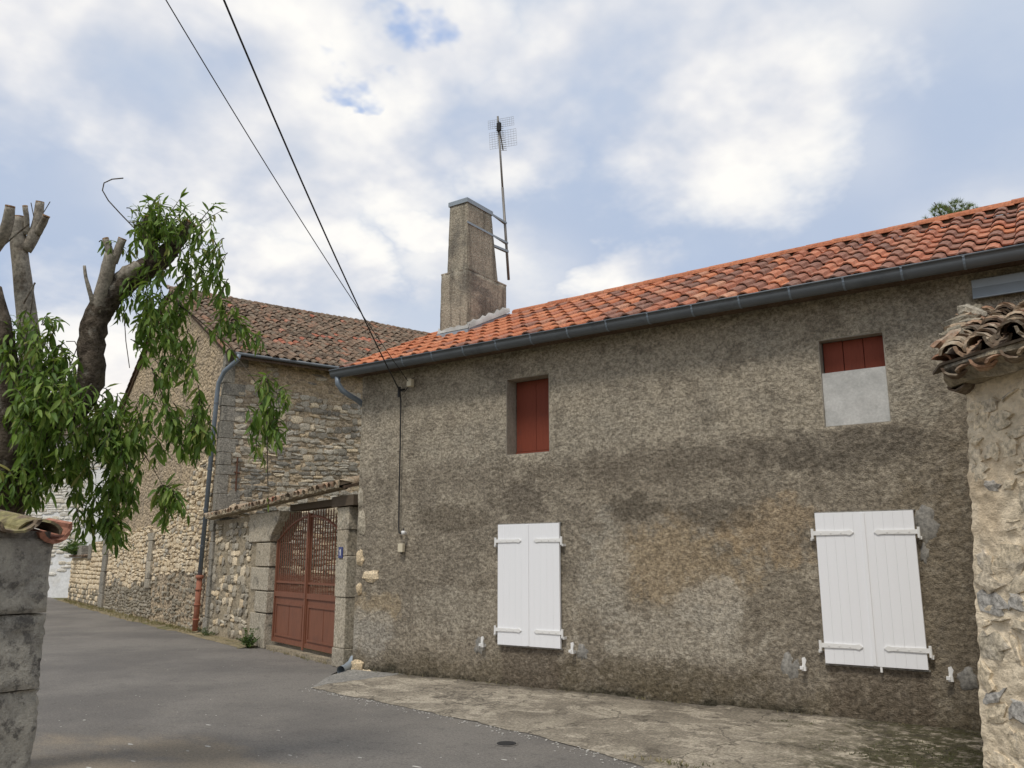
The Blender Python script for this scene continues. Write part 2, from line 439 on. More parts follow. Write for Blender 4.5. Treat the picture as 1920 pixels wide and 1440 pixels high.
def f_concrete(t, pos, rand):
    n = t.noise(pos, .9, 6, .65, .3)
    n2 = t.noise(pos, 2.6, 6, .68, .5)
    g = t.noise(pos, 40, 5, .75)
    s = t.new('ShaderNodeSeparateXYZ')
    t.put(s.inputs[0], pos)
    c = t.mix(t.ss(n, .38, .62), (.255, .22, .17), (.37, .322, .25))
    st = t.noise(t.vmath('MULTIPLY', pos, (.8, 1.4, 1)), 2.0, 7, .72, .8)
    c = t.mix(t.math('MULTIPLY', t.ss(st, .50, .60), .75), c, (.60, .525, .41))
    c = t.mix(t.math('MULTIPLY', t.ss(n2, .52, .66), .7), c, (.52, .455, .35))
    c = t.mix(t.math('MULTIPLY', t.ss(t.noise(pos, 3.4, 6, .7), .56, .68), .65), c, (.12, .102, .08))
    c = t.scale(c, t.math('ADD', .78, t.math('MULTIPLY', rand, .42)))
    # damp strip along the wall
    wy = t.math('ADD', s.outputs[1], t.math('MULTIPLY', t.math('SUBTRACT', n2, .5), 1.0))
    c = t.mix(t.math('MULTIPLY', t.ss(wy, -.30, -.02), .7), c, (.085, .072, .055))
    # moss towards the corner of the neighbour
    mx = t.math('ADD', s.outputs[0], t.math('MULTIPLY', t.math('SUBTRACT', n2, .5), 2.6))
    mo = t.math('MULTIPLY', t.ss(mx, 6.2, 7.5), t.ss(t.noise(pos, 9, 5, .7), .36, .52))
    c = t.mix(t.math('MULTIPLY', mo, .9), c, (.058, .054, .024))
    ck = t.voro(t.vmath('ADD', pos, t.vmath('SCALE', t.noise(pos, 3, 4, .6, color=True), .5)), .75, 'DISTANCE_TO_EDGE')
    c = t.mix(t.math('MULTIPLY', t.ss(ck, .012, .003), .6), c, (.07, .06, .048))
    c = t.scale(c, t.math('ADD', .5, t.math('MULTIPLY', t.ss(g, .25, .75), 1.0)))
    return c, t.bump(t.math('ADD', g, n2), .9, .025)

M['asphalt'] = material('worn_asphalt', f_asphalt, .92, .2)
M['concrete'] = material('old_concrete', f_concrete, .95, .15)
M['soil'] = material('dry_soil', f_plain_noise((.17, .14, .09), (.12, .13, .05), .8, .6, .03, 18), .95, .1)
M['bark_dark'] = material('dark_bark', f_plain_noise((.085, .067, .051), (.17, .138, .105), 11, 1.0, .07, 18, c3=(.29, .265, .22)), .95, .1)
M['bark_grey'] = material('grey_bark', f_plain_noise((.24, .21, .17), (.31, .28, .23), 8, .6, .01, 40, c3=(.15, .12, .09)), .95, .1)
M['cut_wood'] = material('cut_wood', f_plain_noise((.42, .27, .15), (.34, .20, .11), 12, .4, .01, 40), .9, .15)

def leaf_material(name, stops, tr=.35):
    m = bpy.data.materials.new(name)
    m.use_nodes = True
    t = NT(m.node_tree)
    p = m.node_tree.nodes['Principled BSDF']
    out = m.node_tree.nodes['Material Output']
    geo = t.new('ShaderNodeNewGeometry')
    oi = t.new('ShaderNodeObjectInfo')
    rand = t.math('FRACT', t.math('ADD', oi.outputs['Random'], geo.outputs['Random Per Island']))
    c = t.ramp(rand, stops)
    t.put(p.inputs['Base Color'], c)
    p.inputs['Roughness'].default_value = .55
    p.inputs['Specular IOR Level'].default_value = .4
    tl = t.new('ShaderNodeBsdfTranslucent')
    t.put(tl.inputs[0], t.mix(.5, c, (.16, .24, .02)))
    mx = t.new('ShaderNodeMixShader')
    mx.inputs[0].default_value = tr
    t.l.new(p.outputs[0], mx.inputs[1])
    t.l.new(tl.outputs[0], mx.inputs[2])
    t.l.new(mx.outputs[0], out.inputs[0])
    return m

M['leaf'] = leaf_material('peach_leaf', [(0, (.065, .13, .022)), (.35, (.125, .215, .036)), (.7, (.19, .295, .05)), (.92, (.27, .36, .08)), (1, (.34, .32, .10))], .42)
M['needle'] = leaf_material('pine_needle', [(0, (.08, .13, .035)), (.6, (.16, .21, .05)), (1, (.25, .28, .07))], .2)
M['weed'] = leaf_material('weed_leaf', [(0, (.035, .075, .018)), (1, (.085, .14, .03))])
M['straw'] = leaf_material('dry_grass', [(0, (.20, .16, .075)), (.6, (.30, .24, .11)), (1, (.09, .12, .035))], .2)
M['moss'] = leaf_material('moss', [(0, (.05, .06, .02)), (1, (.10, .10, .03))], .1)
M['litter'] = material('pale_grit', f_paint((.55, .53, .48), .2, 30), .9, .2)

# ------------------------------------------------------------------ mesh helpers
class MB:
    def __init__(self):
        self.v, self.f, self.mi = [], [], []

    def add(self, verts, faces, mi=0):
        o = len(self.v)
        self.v.extend(tuple(p) for p in verts)
        self.f.extend(tuple(i + o for i in fc) for fc in faces)
        self.mi.extend([mi] * len(faces))

    def box(self, x0, x1, y0, y1, z0, z1, mi=0):
        self.add([(x0, y0, z0), (x1, y0, z0), (x1, y1, z0), (x0, y1, z0), (x0, y0, z1), (x1, y0, z1), (x1, y1, z1), (x0, y1, z1)],
                 [(0, 3, 2, 1), (4, 5, 6, 7), (0, 1, 5, 4), (1, 2, 6, 5), (2, 3, 7, 6), (3, 0, 4, 7)], mi)

    def prism(self, pts, axis_vec, mi=0):         # closed polygon pushed along a vector
        n = len(pts)
        a = [Vector(p) for p in pts]
        b = [p + Vector(axis_vec) for p in a]
        fs = [tuple(range(n - 1, -1, -1)), tuple(range(n, 2 * n))]
        fs += [(i, (i + 1) % n, n + (i + 1) % n, n + i) for i in range(n)]
        self.add(a + b, fs, mi)

    def tube(self, path, radii, seg=8, cap=True, mi=0, wob=0.0, rng=None):
        path = [Vector(p) for p in path]
        if not isinstance(radii, (list, tuple)):
            radii = [radii] * len(path)
        rings = []
        prev = None
        for i, p in enumerate(path):
            t = (path[min(i + 1, len(path) - 1)] - path[max(i - 1, 0)]).normalized()
            ref = prev if prev is not None else (Vector((0, 0, 1)) if abs(t.z) < .9 else Vector((1, 0, 0)))
            s = (ref - t * ref.dot(t))
            s = s.normalized() if s.length > 1e-6 else t.orthogonal().normalized()
            prev = s
            b = t.cross(s)
            ring = []
            for k in range(seg):
                a = 2 * math.pi * k / seg
                r = radii[i] * (1 + (rng.uniform(-wob, wob) if rng else 0))
                ring.append(p + (s * math.cos(a) + b * math.sin(a)) * r)
            rings.append(ring)
        vs = [q for ring in rings for q in ring]
        fs = []
        for i in range(len(path) - 1):
            for k in range(seg):
                a, b2 = i * seg + k, i * seg + (k + 1) % seg
                fs.append((a, b2, b2 + seg, a + seg))
        if cap:
            fs.append(tuple(range(seg - 1, -1, -1)))
            fs.append(tuple(range((len(path) - 1) * seg, len(path) * seg)))
        self.add(vs, fs, mi)

    def mesh(self, name, mats, smooth=False):
        me = bpy.data.meshes.new(name)
        me.from_pydata(self.v, [], self.f)
        for m in (mats if isinstance(mats, (list, tuple)) else [mats]):
            me.materials.append(M[m] if isinstance(m, str) else m)
        if any(self.mi):
            me.polygons.foreach_set('material_index', self.mi)
        if smooth:
            me.polygons.foreach_set('use_smooth', [True] * len(self.f))
        me.update()
        return me

    def build(self, name, mats, parent=None, smooth=False):
        return link(name, self.mesh(name, mats, smooth), parent)


def link(name, data, parent=None):
    o = bpy.data.objects.new(name, data)
    COL.objects.link(o)
    o.parent = parent
    return o

def thing(name, label, cat, loc=(0, 0, 0), rz=0.0, group=None):
    o = link(name, None)
    o.empty_display_size = .2
    o.location = loc
    o.rotation_euler = (0, 0, rz)
    return tag(o, label, cat, group)

def tag(o, label, cat, group=None):
    o['label'] = label
    o['category'] = cat
    if group:
        o['group'] = group
    return o

def box_obj(name, mat, parent, *b, bev=0.0):
    m = MB()
    m.box(*b)
    o = m.build(name, mat, parent)
    if bev:
        bm = o.modifiers.new('bevel', 'BEVEL')
        bm.width = bev
        bm.segments = 2
    return o

def place(name, me, parent, loc, rot=(0, 0, 0), scale=(1, 1, 1)):
    o = link(name, me, parent)
    o.location = loc
    o.rotation_euler = rot
    o.scale = scale
    return o

# value noise for relief
def vnoise(x, y, seed=0):
    xi, yi = np.floor(x).astype(np.int64), np.floor(y).astype(np.int64)
    xf, yf = x - xi, y - yi
    def h(a, b):
        n = (a * 374761393 + b * 668265263 + seed * 1442695041) & 0x7fffffff
        n = ((n ^ (n >> 13)) * 1274126177) & 0x7fffffff
        return ((n ^ (n >> 16)) & 0xffff) / 65535.0
    u, v = xf * xf * (3 - 2 * xf), yf * yf * (3 - 2 * yf)
    return (h(xi, yi) * (1 - u) + h(xi + 1, yi) * u) * (1 - v) + (h(xi, yi + 1) * (1 - u) + h(xi + 1, yi + 1) * u) * v

def fbm(x, y, seed=0, octv=4):
    s, a, n = 0, .5, 0
    for k in range(octv):
        s = s + a * vnoise(x * 2 ** k, y * 2 ** k, seed + k)
        n += a
        a *= .55
    return s / n

def relief_wall(name, mat, parent, us, vs, fn, holes=(), amp=.03, seed=1, taper=.03, edge=True, wl=.07):
    """a wall skin with real relief; fn(u, v, out) gives the local point"""
    us = np.array(sorted(set(np.round(us, 4))))
    vs = np.array(sorted(set(np.round(vs, 4))))
    U, V = np.meshgrid(us, vs)
    lump = fbm(U / wl, V / (wl * .65), seed + 9, 3)
    lump = np.clip((lump - .25) / .5, 0, 1)
    d = amp * (.45 * fbm(U / .6, V / .6, seed) + .15 * fbm(U / (wl * 4), V / (wl * 3), seed + 5) + .40 * lump)
    k = np.ones_like(U)
    if edge:
        k = np.minimum(k, (U - us[0]) / taper)
        k = np.minimum(k, (us[-1] - U) / taper)
    for (a, b, c, e) in holes:
        dist = np.maximum(np.maximum(a - U, U - b), np.maximum(c - V, V - e))
        k = np.minimum(k, np.clip(dist / taper, 0, 1))
    d = d * np.clip(k, 0, 1)
    P = fn(U, V, d)
    nu, nv = len(us), len(vs)
    idx = np.arange(nu * nv).reshape(nv, nu)
    q = np.stack([idx[:-1, :-1], idx[:-1, 1:], idx[1:, 1:], idx[1:, :-1]], -1).reshape(-1, 4)
    cu, cv = (us[:-1] + us[1:]) / 2, (vs[:-1] + vs[1:]) / 2
    CU, CV = np.meshgrid(cu, cv)
    keep = np.ones(CU.shape, bool)
    for (a, b, c, e) in holes:
        keep &= ~((CU > a) & (CU < b) & (CV > c) & (CV < e))
    q = q[keep.reshape(-1)]
    me = bpy.data.meshes.new(name)
    me.vertices.add(nu * nv)
    me.vertices.foreach_set('co', np.stack(P, -1).reshape(-1).astype(np.float32))
    me.loops.add(len(q) * 4)
    me.loops.foreach_set('vertex_index', q.reshape(-1).astype(np.int32))
    me.polygons.add(len(q))
    me.polygons.foreach_set('loop_start', np.arange(0, len(q) * 4, 4, dtype=np.int32))
    me.polygons.foreach_set('use_smooth', np.ones(len(q), bool))
    me.update(calc_edges=True)
    me.materials.append(M[mat])
    return link(name, me, parent)

def steps(a, b, st, extra=()):
    n = max(2, int((b - a) / st))
    return list(np.linspace(a, b, n)) + list(extra)

# ---- stones: unit blocks, face towards -Y, width X, height Z, back at y = 0
def stone_mesh(mat, seed, rough=.10, square=.5, inner=True):
    r = random.Random(seed)
    N = 4
    g = [-.5, -.22, .22, .5]
    vs, fs = [], []
    for j in range(N):
        for i in range(N):
            bx, bz = i in (0, 3), j in (0, 3)
            x, z = g[i], g[j]
            y = -1.0 + r.uniform(-.18, .18)
            if bx or bz:
                y = -square + r.uniform(-.12, .12)
                x += r.uniform(-rough, rough) * .8
                z += r.uniform(-rough, rough) * .8
            if bx and bz:
                k = r.uniform(.72, .95)
                x *= k
                z *= k
                y *= .8
            vs.append((x, y, z))
    for j in range(3):
        for i in range(3):
            a = j * 4 + i
            fs.append((a, a + 1, a + 5, a + 4))
    ring = [0, 1, 2, 3, 7, 11, 15, 14, 13, 12, 8, 4]
    o = len(vs)
    for k in ring:
        vs.append((vs[k][0] * 1.02, .02, vs[k][2] * 1.02))
    for k in range(12):
        k2 = (k + 1) % 12
        fs.append((ring[k], o + k, o + k2, ring[k2]))
    m = MB()
    m.add(vs, fs)
    return m.mesh('stone', mat, False)

_stones = {}
def stones_of(mat, rough=.10, square=.5):
    key = (mat, rough, square)
    if key not in _stones:
        _stones[key] = [stone_mesh(mat, 31 * i + hash(mat) % 1 + len(mat), rough, square) for i in range(8)]
    return _stones[key]

def coursed(u0, u1, v0, v1, hr, wr, rng, gap=.012):
    out = []
    v = v0
    while v < v1 - hr[0] * .4:
        h = min(rng.uniform(*hr), v1 - v)
        u = u0 - rng.uniform(0, wr[0]) * .3
        while u < u1:
            w = rng.uniform(*wr)
            if u + w > u1:
                w = u1 - u
            if w > .05:
                if rng.random() < .18 and h > hr[0] * 1.2:      # two small ones instead of one
                    k = rng.uniform(.4, .6)
                    out.append((u + w / 2, v + h * k / 2, w - gap, h * k - gap))
                    out.append((u + w / 2, v + h * (k + (1 - k) / 2), w - gap, h * (1 - k) - gap))
                else:
                    hh = h * rng.uniform(.84, 1.06)
                    out.append((u + w / 2, v + h / 2 + rng.uniform(-.1, .1) * h, w - gap, hh - gap))
            u += w
        v += h
    return out

def lay_stones(parent, lst, pick_mat, frame, rng, depth=(.03, .06), limit=300, key=None, rough=.10, square=.5, tilt=.06, stuff_name='small_stones'):
    """frame(u, v) -> (point, rotation about Z); the largest are single parts, the rest one mass"""
    lst = [(s, pick_mat(s)) for s in lst]
    lst = [(s, m) for s, m in lst if m]
    order = sorted(lst, key=lambda a: -(key(a[0]) if key else a[0][2] * a[0][3]))
    single, rest = order[:limit], order[limit:]
    for (u, v, w, h), m in single:
        p, rz = frame(u, v)
        place('stone', rng.choice(stones_of(m, rough, square)), parent, p, (0, rng.uniform(-tilt, tilt), rz), (w, rng.uniform(*depth), h))
    if rest:
        mats = sorted({m for _, m in rest})
        mb = MB()
        for (u, v, w, h), m in rest:
            p, rz = frame(u, v)
            mx = Matrix.LocRotScale(Vector(p), Matrix.Rotation(rz, 3, 'Z').to_quaternion() @ Matrix.Rotation(rng.uniform(-tilt, tilt), 3, 'Y').to_quaternion(), Vector((w, rng.uniform(*depth), h)))
            me = rng.choice(stones_of(m, rough, square))
            mb.add([mx @ vv.co for vv in me.vertices], [tuple(pp.vertices) for pp in me.polygons], mats.index(m))
        o = mb.build(stuff_name, mats, parent, False)
        o['kind'] = 'stuff'

# ---- roof tiles
def canal_tile(mat, seed, r=.085, length=.40, th=.014, taper=.82, seg=6, flat=1.0):
    """barrel tile: axis +Y (up the slope), wide end at y = 0"""
    rg = random.Random(seed)
    vs, fs = [], []
    for (y, k) in ((0, 1.0), (length, taper)):
        for rr in (r * k, r * k - th):
            for i in range(seg + 1):
                a = math.pi * i / seg
                vs.append((math.cos(a) * rr * (1 + rg.uniform(-.03, .03)), y + (rg.uniform(-.012, .012) if y == 0 else 0), math.sin(a) * rr * flat))
    n = seg + 1
    for i in range(seg):
        fs.append((i, i + 1, 2 * n + i + 1, 2 * n + i))                 # outside
        fs.append((n + i + 1, n + i, 3 * n + i, 3 * n + i + 1))         # inside
        fs.append((i + 1, i, n + i, n + i + 1))                         # lower end
    fs.append((0, 2 * n, 3 * n, n))
    fs.append((seg, n + seg, 3 * n + seg, 2 * n + seg))
    m = MB()
    m.add(vs, fs)
    me = m.mesh('canal_tile', mat, False)
    return me

def roman_tile(mat, seed, w=.24, length=.42, th=.016):
    """interlocking tile: barrel on the left, flat pan on the right; y up the slope"""
    rg = random.Random(seed)
    prof = []
    for i in range(6):
        a = math.pi * (1 - i / 5)
        prof.append((.070 + .070 * math.cos(a), .004 + .058 * math.sin(a) ** .9 if 0 < i < 5 else .004))
    prof += [(.168, -.002), (.225, -.002), (.252, .012)]
    n = len(prof)
    vs = []
    for y, lift in ((0, .030), (length, 0.0)):
        j = rg.uniform(-.004, .004)
        for (x, z) in prof:
            vs.append((x, y + (j if y == 0 else 0), z + lift))
        for (x, z) in prof:
            vs.append((x, y + (j if y == 0 else 0), z + lift - th))
    fs = []
    for i in range(n - 1):
        fs.append((i, i + 1, 2 * n + i + 1, 2 * n + i))
        fs.append((n + i, n + i + 1, i + 1, i))
    m = MB()
    m.add(vs, fs)
    me = m.mesh('roman_tile', mat, False)
    return me

# ================================================================== GROUND
def structure(o):
    o['kind'] = 'structure'
    return o

m = MB()
m.add([(-900, -900, -.02), (900, -900, -.02), (900, 900, -.02), (-900, 900, -.02)], [(0, 1, 2, 3)])
structure(m.build('ground', 'soil'))

BX = Vector((-7.1, 2.68, 0))             # barn corner on the street
BR = math.atan2(-.333, .943)             # its local X runs along the street towards the house
def street(x, y, z=0.0):                 # barn frame -> world
    c, s = math.cos(BR), math.sin(BR)
    return Vector((BX.x + c * x - s * y, BX.y + s * x + c * y, z))

# street: one sheet of asphalt with a gently irregular edge
edge_r = [street(-34, .2), street(-20, -.25), street(-12, -.35), street(-6, -.28), street(-1, -.22), street(2.4, -.18), street(3.4, .35), street(6.6, .35), Vector((-.15, -.25, 0)), Vector((.64, -1.10, 0)),
          Vector((2.0, -1.3, 0)), Vector((3.67, -1.63, 0)), Vector((4.7, -1.9, 0)), Vector((5.79, -2.3, 0)), Vector((7.4, -3.1, 0)), Vector((9.5, -5.0, 0)), Vector((16, -12, 0)), Vector((22, -20, 0))]
edge_l = [Vector((12, -30, 0)), Vector((5.3, -13, 0)), Vector((5.3, -9.4, 0)), Vector((4.9, -7.15, 0)), Vector((3.0, -6.9, 0)), Vector((0, -5.4, 0)), street(-2, -6.0), street(-12, -5.0), street(-26, -5.2), street(-34, -5.5)]
road_pts = edge_r + edge_l
m = MB()
m.add([(p.x, p.y, 0.0) for p in road_pts], [tuple(range(len(road_pts) - 1, -1, -1))])
structure(m.build('road', 'asphalt'))

M['verge'] = material('straw_litter', f_plain_noise((.30, .245, .15), (.22, .185, .115), 2.5, .8, .03, 24, c3=(.13, .13, .06)), .95, .1)
m = MB()
vs = []
for k in range(121):
    x = -19.5 + k * .19
    wdt = .16 + (.34 if -15 < x < -1.5 else .10) * float(fbm(np.array(x * .9), np.array(.3), 17)) + .10 * float(fbm(np.array(x * 6), np.array(.7), 18))
    yin = .05 if x < 3.5 else .2
    if x > 3.2:
        wdt += .10
    vs += [tuple(street(x, yin, .03)), tuple(street(x, -.10 - wdt * .35, .022)), tuple(street(x, -.10 - wdt, .003))]
m.add(vs, [f for k in range(120) for f in ((k * 3, k * 3 + 1, k * 3 + 4, k * 3 + 3), (k * 3 + 1, k * 3 + 2, k * 3 + 5, k * 3 + 4))])
vo = structure(m.build('verge', 'verge', None, True))

# concrete apron, slabs cast one after the other along the house
def apron_edge(x):
    xs = [-.15, .64, 1.65, 2.94, 3.84, 4.33, 5.09, 5.77, 7.4, 9.5]
    ys = [-.25, -1.32, -1.53, -1.78, -1.97, -2.08, -2.30, -2.58, -3.4, -4.9]
    return float(np.interp(x, xs, ys))
apron = structure(link('apron', None))
cuts_top = [0.05, 1.0, 4.05, 6.6, 8.4]
cuts_bot = [0.10, .62, 3.3, 5.9, 9.2]
for k in range(4):
    mb = MB()
    nu, nv = 70, 34
    P = []
    for j in range(nv + 1):
        t = j / nv
        for i in range(nu + 1):
            s = i / nu
            xt = cuts_top[k] + .002 + (cuts_top[k + 1] - cuts_top[k] - .004) * s
            xb = cuts_bot[k] + .002 + (cuts_bot[k + 1] - cuts_bot[k] - .004) * s
            x = xt * (1 - t) + xb * t
            wob = .12 * (float(fbm(np.array(x * 2.2), np.array(3.0), 5)) - .5) + .04 * (float(fbm(np.array(x * 11.), np.array(1.0), 6)) - .5)
            yb = apron_edge(x) + wob
            y = .02 * (1 - t) + yb * t
            z = .05 * (1 - t) ** .8 + .012 + .03 * (float(fbm(np.array(x * 1.6), np.array(y * 1.6), 8)) - .5) + .018 * (float(fbm(np.array(x * 9), np.array(y * 9), 3)) - .5)
            z = max(z, .006) * min(1, (1 - t) * 5 + .25) + .003
            P.append((x, y, z))
    F = []
    for j in range(nv):
        for i in range(nu):
            a = j * (nu + 1) + i
            F.append((a, a + nu + 1, a + nu + 2, a + 1))
    mb.add(P, F)
    mb.build('concrete_slab', 'cement' if k == 0 else 'concrete', apron, True)

# ================================================================== MAIN HOUSE
house = thing('house', 'grey roughcast house with orange tiled roof, closed white shutters and tall chimney', 'house')
W1 = (2.72, 3.39, 2.96, 3.98)
W2 = (6.83, 7.47, 2.97, 3.90)
HX1 = 11.0
wall = relief_wall('wall', 'roughcast', house,
                   steps(0, HX1, .0145, W1[:2] + W2[:2]), steps(-.15, 4.50, .0145, W1[2:] + W2[2:]),
                   lambda U, V, d: (U, -d, V), [W1, W2], amp=.030, seed=3, wl=.045)
m = MB()
vs = []
for k in range(41):
    x = 5.5 + k * .075
    w_ = .10 + .05 * float(fbm(np.array(x * 3), np.array(.1), 71)) - (.07 if k < 3 else 0)
    z_ = .075 + .03 * float(fbm(np.array(x * 7), np.array(.4), 72)) - .02
    vs += [(x, 0.0, z_ + .012), (x, -.03 - w_ * .8, z_), (x, -.04 - w_, z_ - .02), (x, -.045 - w_, .0)]
m.add(vs, [(k * 4 + a, k * 4 + a + 1, k * 4 + 5 + a, k * 4 + 4 + a) for k in range(40) for a in range(3)])
m.build('wall_ledge', 'concrete', house, True)
# gable ends and back
def roof_z(x, y):                         # top of the roof deck
    ridge = 5.71 + .014 * (x - 1.0)
    eave = 4.415
    t = (y + .28) / 2.68
    return eave + (ridge - eave) * t if t <= 1 else ridge - (ridge - eave) * (t - 1)
m = MB()
for x, fl in ((0, 1), (HX1, 0)):
    pts = [(x, 0, -.15), (x, 0, roof_z(x, 0) - .02), (x, 2.4, roof_z(x, 2.4) - .04), (x, 4.8, roof_z(x, 4.8) - .02), (x, 4.8, -.15)]
    m.add(pts, [(0, 1, 2, 3, 4) if fl else (4, 3, 2, 1, 0)])
m.add([(0, 4.8, -.15), (HX1, 4.8, -.15), (HX1, 4.8, 4.4), (0, 4.8, 4.4)], [(0, 3, 2, 1)])
m.build('back_wall', 'roughcast', house)

# upper left window: deep reveal, two red boards
def reveal(w, d, mat='reveal'):
    m = MB()
    a, b, c, e = w
    t = .04
    m.box(a - t, a, -.004, d + .03, c - t, e + t)
    m.box(b, b + t, -.004, d + .03, c - t, e + t)
    m.box(a, b, -.004, d + .03, e, e + t)
    m.box(a, b, -.004, d + .03, c - t, c)
    return m
win = reveal(W1, .24).build('window', 'reveal', house)
for k in range(2):
    x0 = W1[0] + .012 + k * .325
    box_obj('board', 'red_wood', win, x0, x0 + .318, .215 - .006 * k, .24, W1[2] + .055, W1[3] - .004, bev=.004)
box_obj('sill_rail', 'red_wood', win, W1[0] + .005, W1[1] - .005, .205, .245, W1[2] + .002, W1[2] + .052, bev=.004)
# upper right window: boards above, walled up below
win2 = reveal(W2, .16).build('window', 'reveal', house)
bw = (W2[1] - W2[0] - .02) / 3
for k in range(3):
    x0 = W2[0] + .01 + k * bw
    box_obj('board', 'red_wood', win2, x0, x0 + bw - .006, .115 + (.004 if k == 1 else 0), .15, 3.52, W2[3] - .004, bev=.004)
fill = relief_wall('cement_infill', 'pale_cement', win2, steps(W2[0] + .002, W2[1] - .002, .03), steps(W2[2] + .002, 3.545, .03),
                   lambda U, V, d: (U, .026 - d, V), amp=.02, seed=77, edge=False, wl=.2)
m = MB()
m.box(W2[0] + .002, W2[1] - .002, .03, .15, 3.50, 3.546)
m.build('infill_ledge', 'pale_cement', win2)

# shutters
def shutter_pair(x0, x1, z0, z1, hz, nplank):
    xm = (x0 + x1) / 2
    for side, (a, b) in enumerate(((x0, xm - .003), (xm + .003, x1))):
        sh = box_obj('shutter', 'white', house, a, b, -.056, -.040, z0, z1)
        w = (b - a) / nplank
        for k in range(nplank):
            box_obj('plank', 'white', sh, a + k * w + .0003, a + (k + 1) * w - .0003, -.072, -.0562, z0 + .001, z1 - .001, bev=.0014)
        if side == 1:
            box_obj('cover_strip', 'white', sh, a - .020, a + .016, -.084, -.0722, z0 + .006, z1 - .006, bev=.004)
        for z in hz:
            m = MB()
            s = 1 if side == 0 else -1
            e = a if side == 0 else b
            p = [(e - s * .035, -.084, z - .022), (e + s * .30, -.084, z - .018), (e + s * .335, -.084, z - .026), (e + s * .372, -.084, z), (e + s * .335, -.084, z + .026), (e + s * .30, -.084, z + .018), (e - s * .035, -.084, z + .022)]
            if s < 0:
                p = p[::-1]
            m.prism(p, (0, .0116, 0))
            m.tube([(e - s * .035, -.078, z - .06), (e - s * .035, -.078, z + .045)], .014, 8)
            m.box(e - s * .045 - .012, e - s * .045 + .012, -.075, .0, z - .075, z - .045)
            for q in (.05, .15, .25):
                m.tube([(e + s * q, -.084, z), (e + s * q, -.090, z)], .007, 6)
            m.build('strap_hinge', 'white_iron', sh)
    box_obj('shutter_sill', 'cement', house, x0 - .012, x1 + .012, -.045, .0, z0 - .02, z0 - .004)
    box_obj('shutter_head', 'cement', house, x0 - .012, x1 + .012, -.040, .0, z1 + .002, z1 + .012)
shutter_pair(2.63, 3.565, .545, 2.045, (1.835, .73), 5)
shutter_pair(6.67, 7.605, .585, 2.07, (1.865, .76), 5)
box_obj('bolt_tip', 'white_iron', house, 7.18, 7.20, -.07, -.045, .535, .584)
for x in (2.40, 3.74, 6.46, 7.79):        # shutter catches
    m = MB()
    m.prism([(x - .022, -.10, .50), (x + .022, -.10, .50), (x + .016, -.10, .56), (x + .028, -.10, .60), (x + .012, -.10, .635), (x - .014, -.10, .625), (x - .012, -.10, .57)], (0, .022, 0))
    m.box(x - .035, x - .002, -.115, -.075, .515, .545)
    m.box(x - .012, x + .012, -.08, .0, .50, .53)
    m.build('shutter_catch', 'white_iron', house)

def patch(name, mat, x, z, rx, rz, y=-.022, seed=1, th=.012):
    rg = random.Random(seed)
    n = 18
    pts, inn = [], []
    for k in range(n):
        a = 2 * math.pi * k / n
        r = 1 + rg.uniform(-.28, .28)
        pts.append((x + rx * r * math.cos(a), y + th, z + rz * r * math.sin(a)))
        inn.append((x + rx * r * .82 * math.cos(a), y + rg.uniform(-.003, .003), z + rz * r * .82 * math.sin(a)))
    mb = MB()
    mb.add(pts + inn + [(x, y - .002, z)], [(k, (k + 1) % n, n + (k + 1) % n, n + k) for k in range(n)] + [(n + k, n + (k + 1) % n, 2 * n) for k in range(n)])
    return mb.build(name, mat, house, True)
patch('mortar_patch', 'cement', 7.70, 1.93, .10, .19, seed=2)
patch('mortar_patch', 'cement', 7.66, 1.66, .045, .10, seed=12)
patch('mortar_patch', 'cement', 6.31, .53, .11, .12, seed=3)
patch('mortar_patch', 'cement', 7.92, .53, .085, .10, seed=4)
patch('mortar_patch', 'cement', 2.30, .50, .09, .11, seed=5)
patch('mortar_patch', 'cement', 3.84, .52, .08, .10, seed=6)
# bare stones showing at the left corner
for (x, z, w, h, s) in ((.11, 2.14, .14, .34, 1), (.10, 1.62, .13, .22, 2), (.33, 1.36, .30, .15, 3), (.10, 1.18, .10, .16, 4), (.12, .10, .22, .18, 5), (.30, .02, .18, .12, 6), (.02, .02, .12, .14, 7), (.06, 2.50, .10, .26, 8)):
    place('stone', stones_of('stone_gold' if s != 1 and s != 8 else 'ashlar', .16, .4)[s % 8], wall, (x, -.005, z), (0, rnd.uniform(-.2, .2), 0), (w, .050, h))

# roof
m = MB()
for x0, x1 in ((-.06, HX1 + .1),):
    for (y0, y1) in ((-.28, 2.4), (2.4, 5.1)):
        m.add([(x0, y0, roof_z(x0, y0) - .03), (x1, y0, roof_z(x1, y0) - .03), (x1, y1, roof_z(x1, y1) - .03), (x0, y1, roof_z(x0, y1) - .03)], [(0, 1, 2, 3)])
        m.add([(x0, y0, roof_z(x0, y0) - .06), (x1, y0, roof_z(x1, y0) - .06), (x1, y1, roof_z(x1, y1) - .06), (x0, y1, roof_z(x0, y1) - .06)], [(0, 3, 2, 1)])
m.add([(-.06, -.28, roof_z(-.06, -.28)), (HX1, -.28, roof_z(HX1, -.28)), (HX1, -.28, 4.36), (-.06, -.28, 4.36)], [(0, 3, 2, 1)])
m.add([(-.06, -.28, 4.36), (HX1, -.28, 4.36), (HX1, .02, 4.36), (-.06, .02, 4.36)], [(0, 3, 2, 1)])
roof = m.build('roof', 'roof_deck', house)
t_new = [roman_tile('tile_new', i) for i in range(4)]
t_mix = [roman_tile('tile_mix', 10 + i) for i in range(5)]
slope = math.atan2(roof_z(5, 2.4) - roof_z(5, -.28), 2.68)
SL = 2.68 / math.cos(slope)
rows = 8
expo = SL / rows
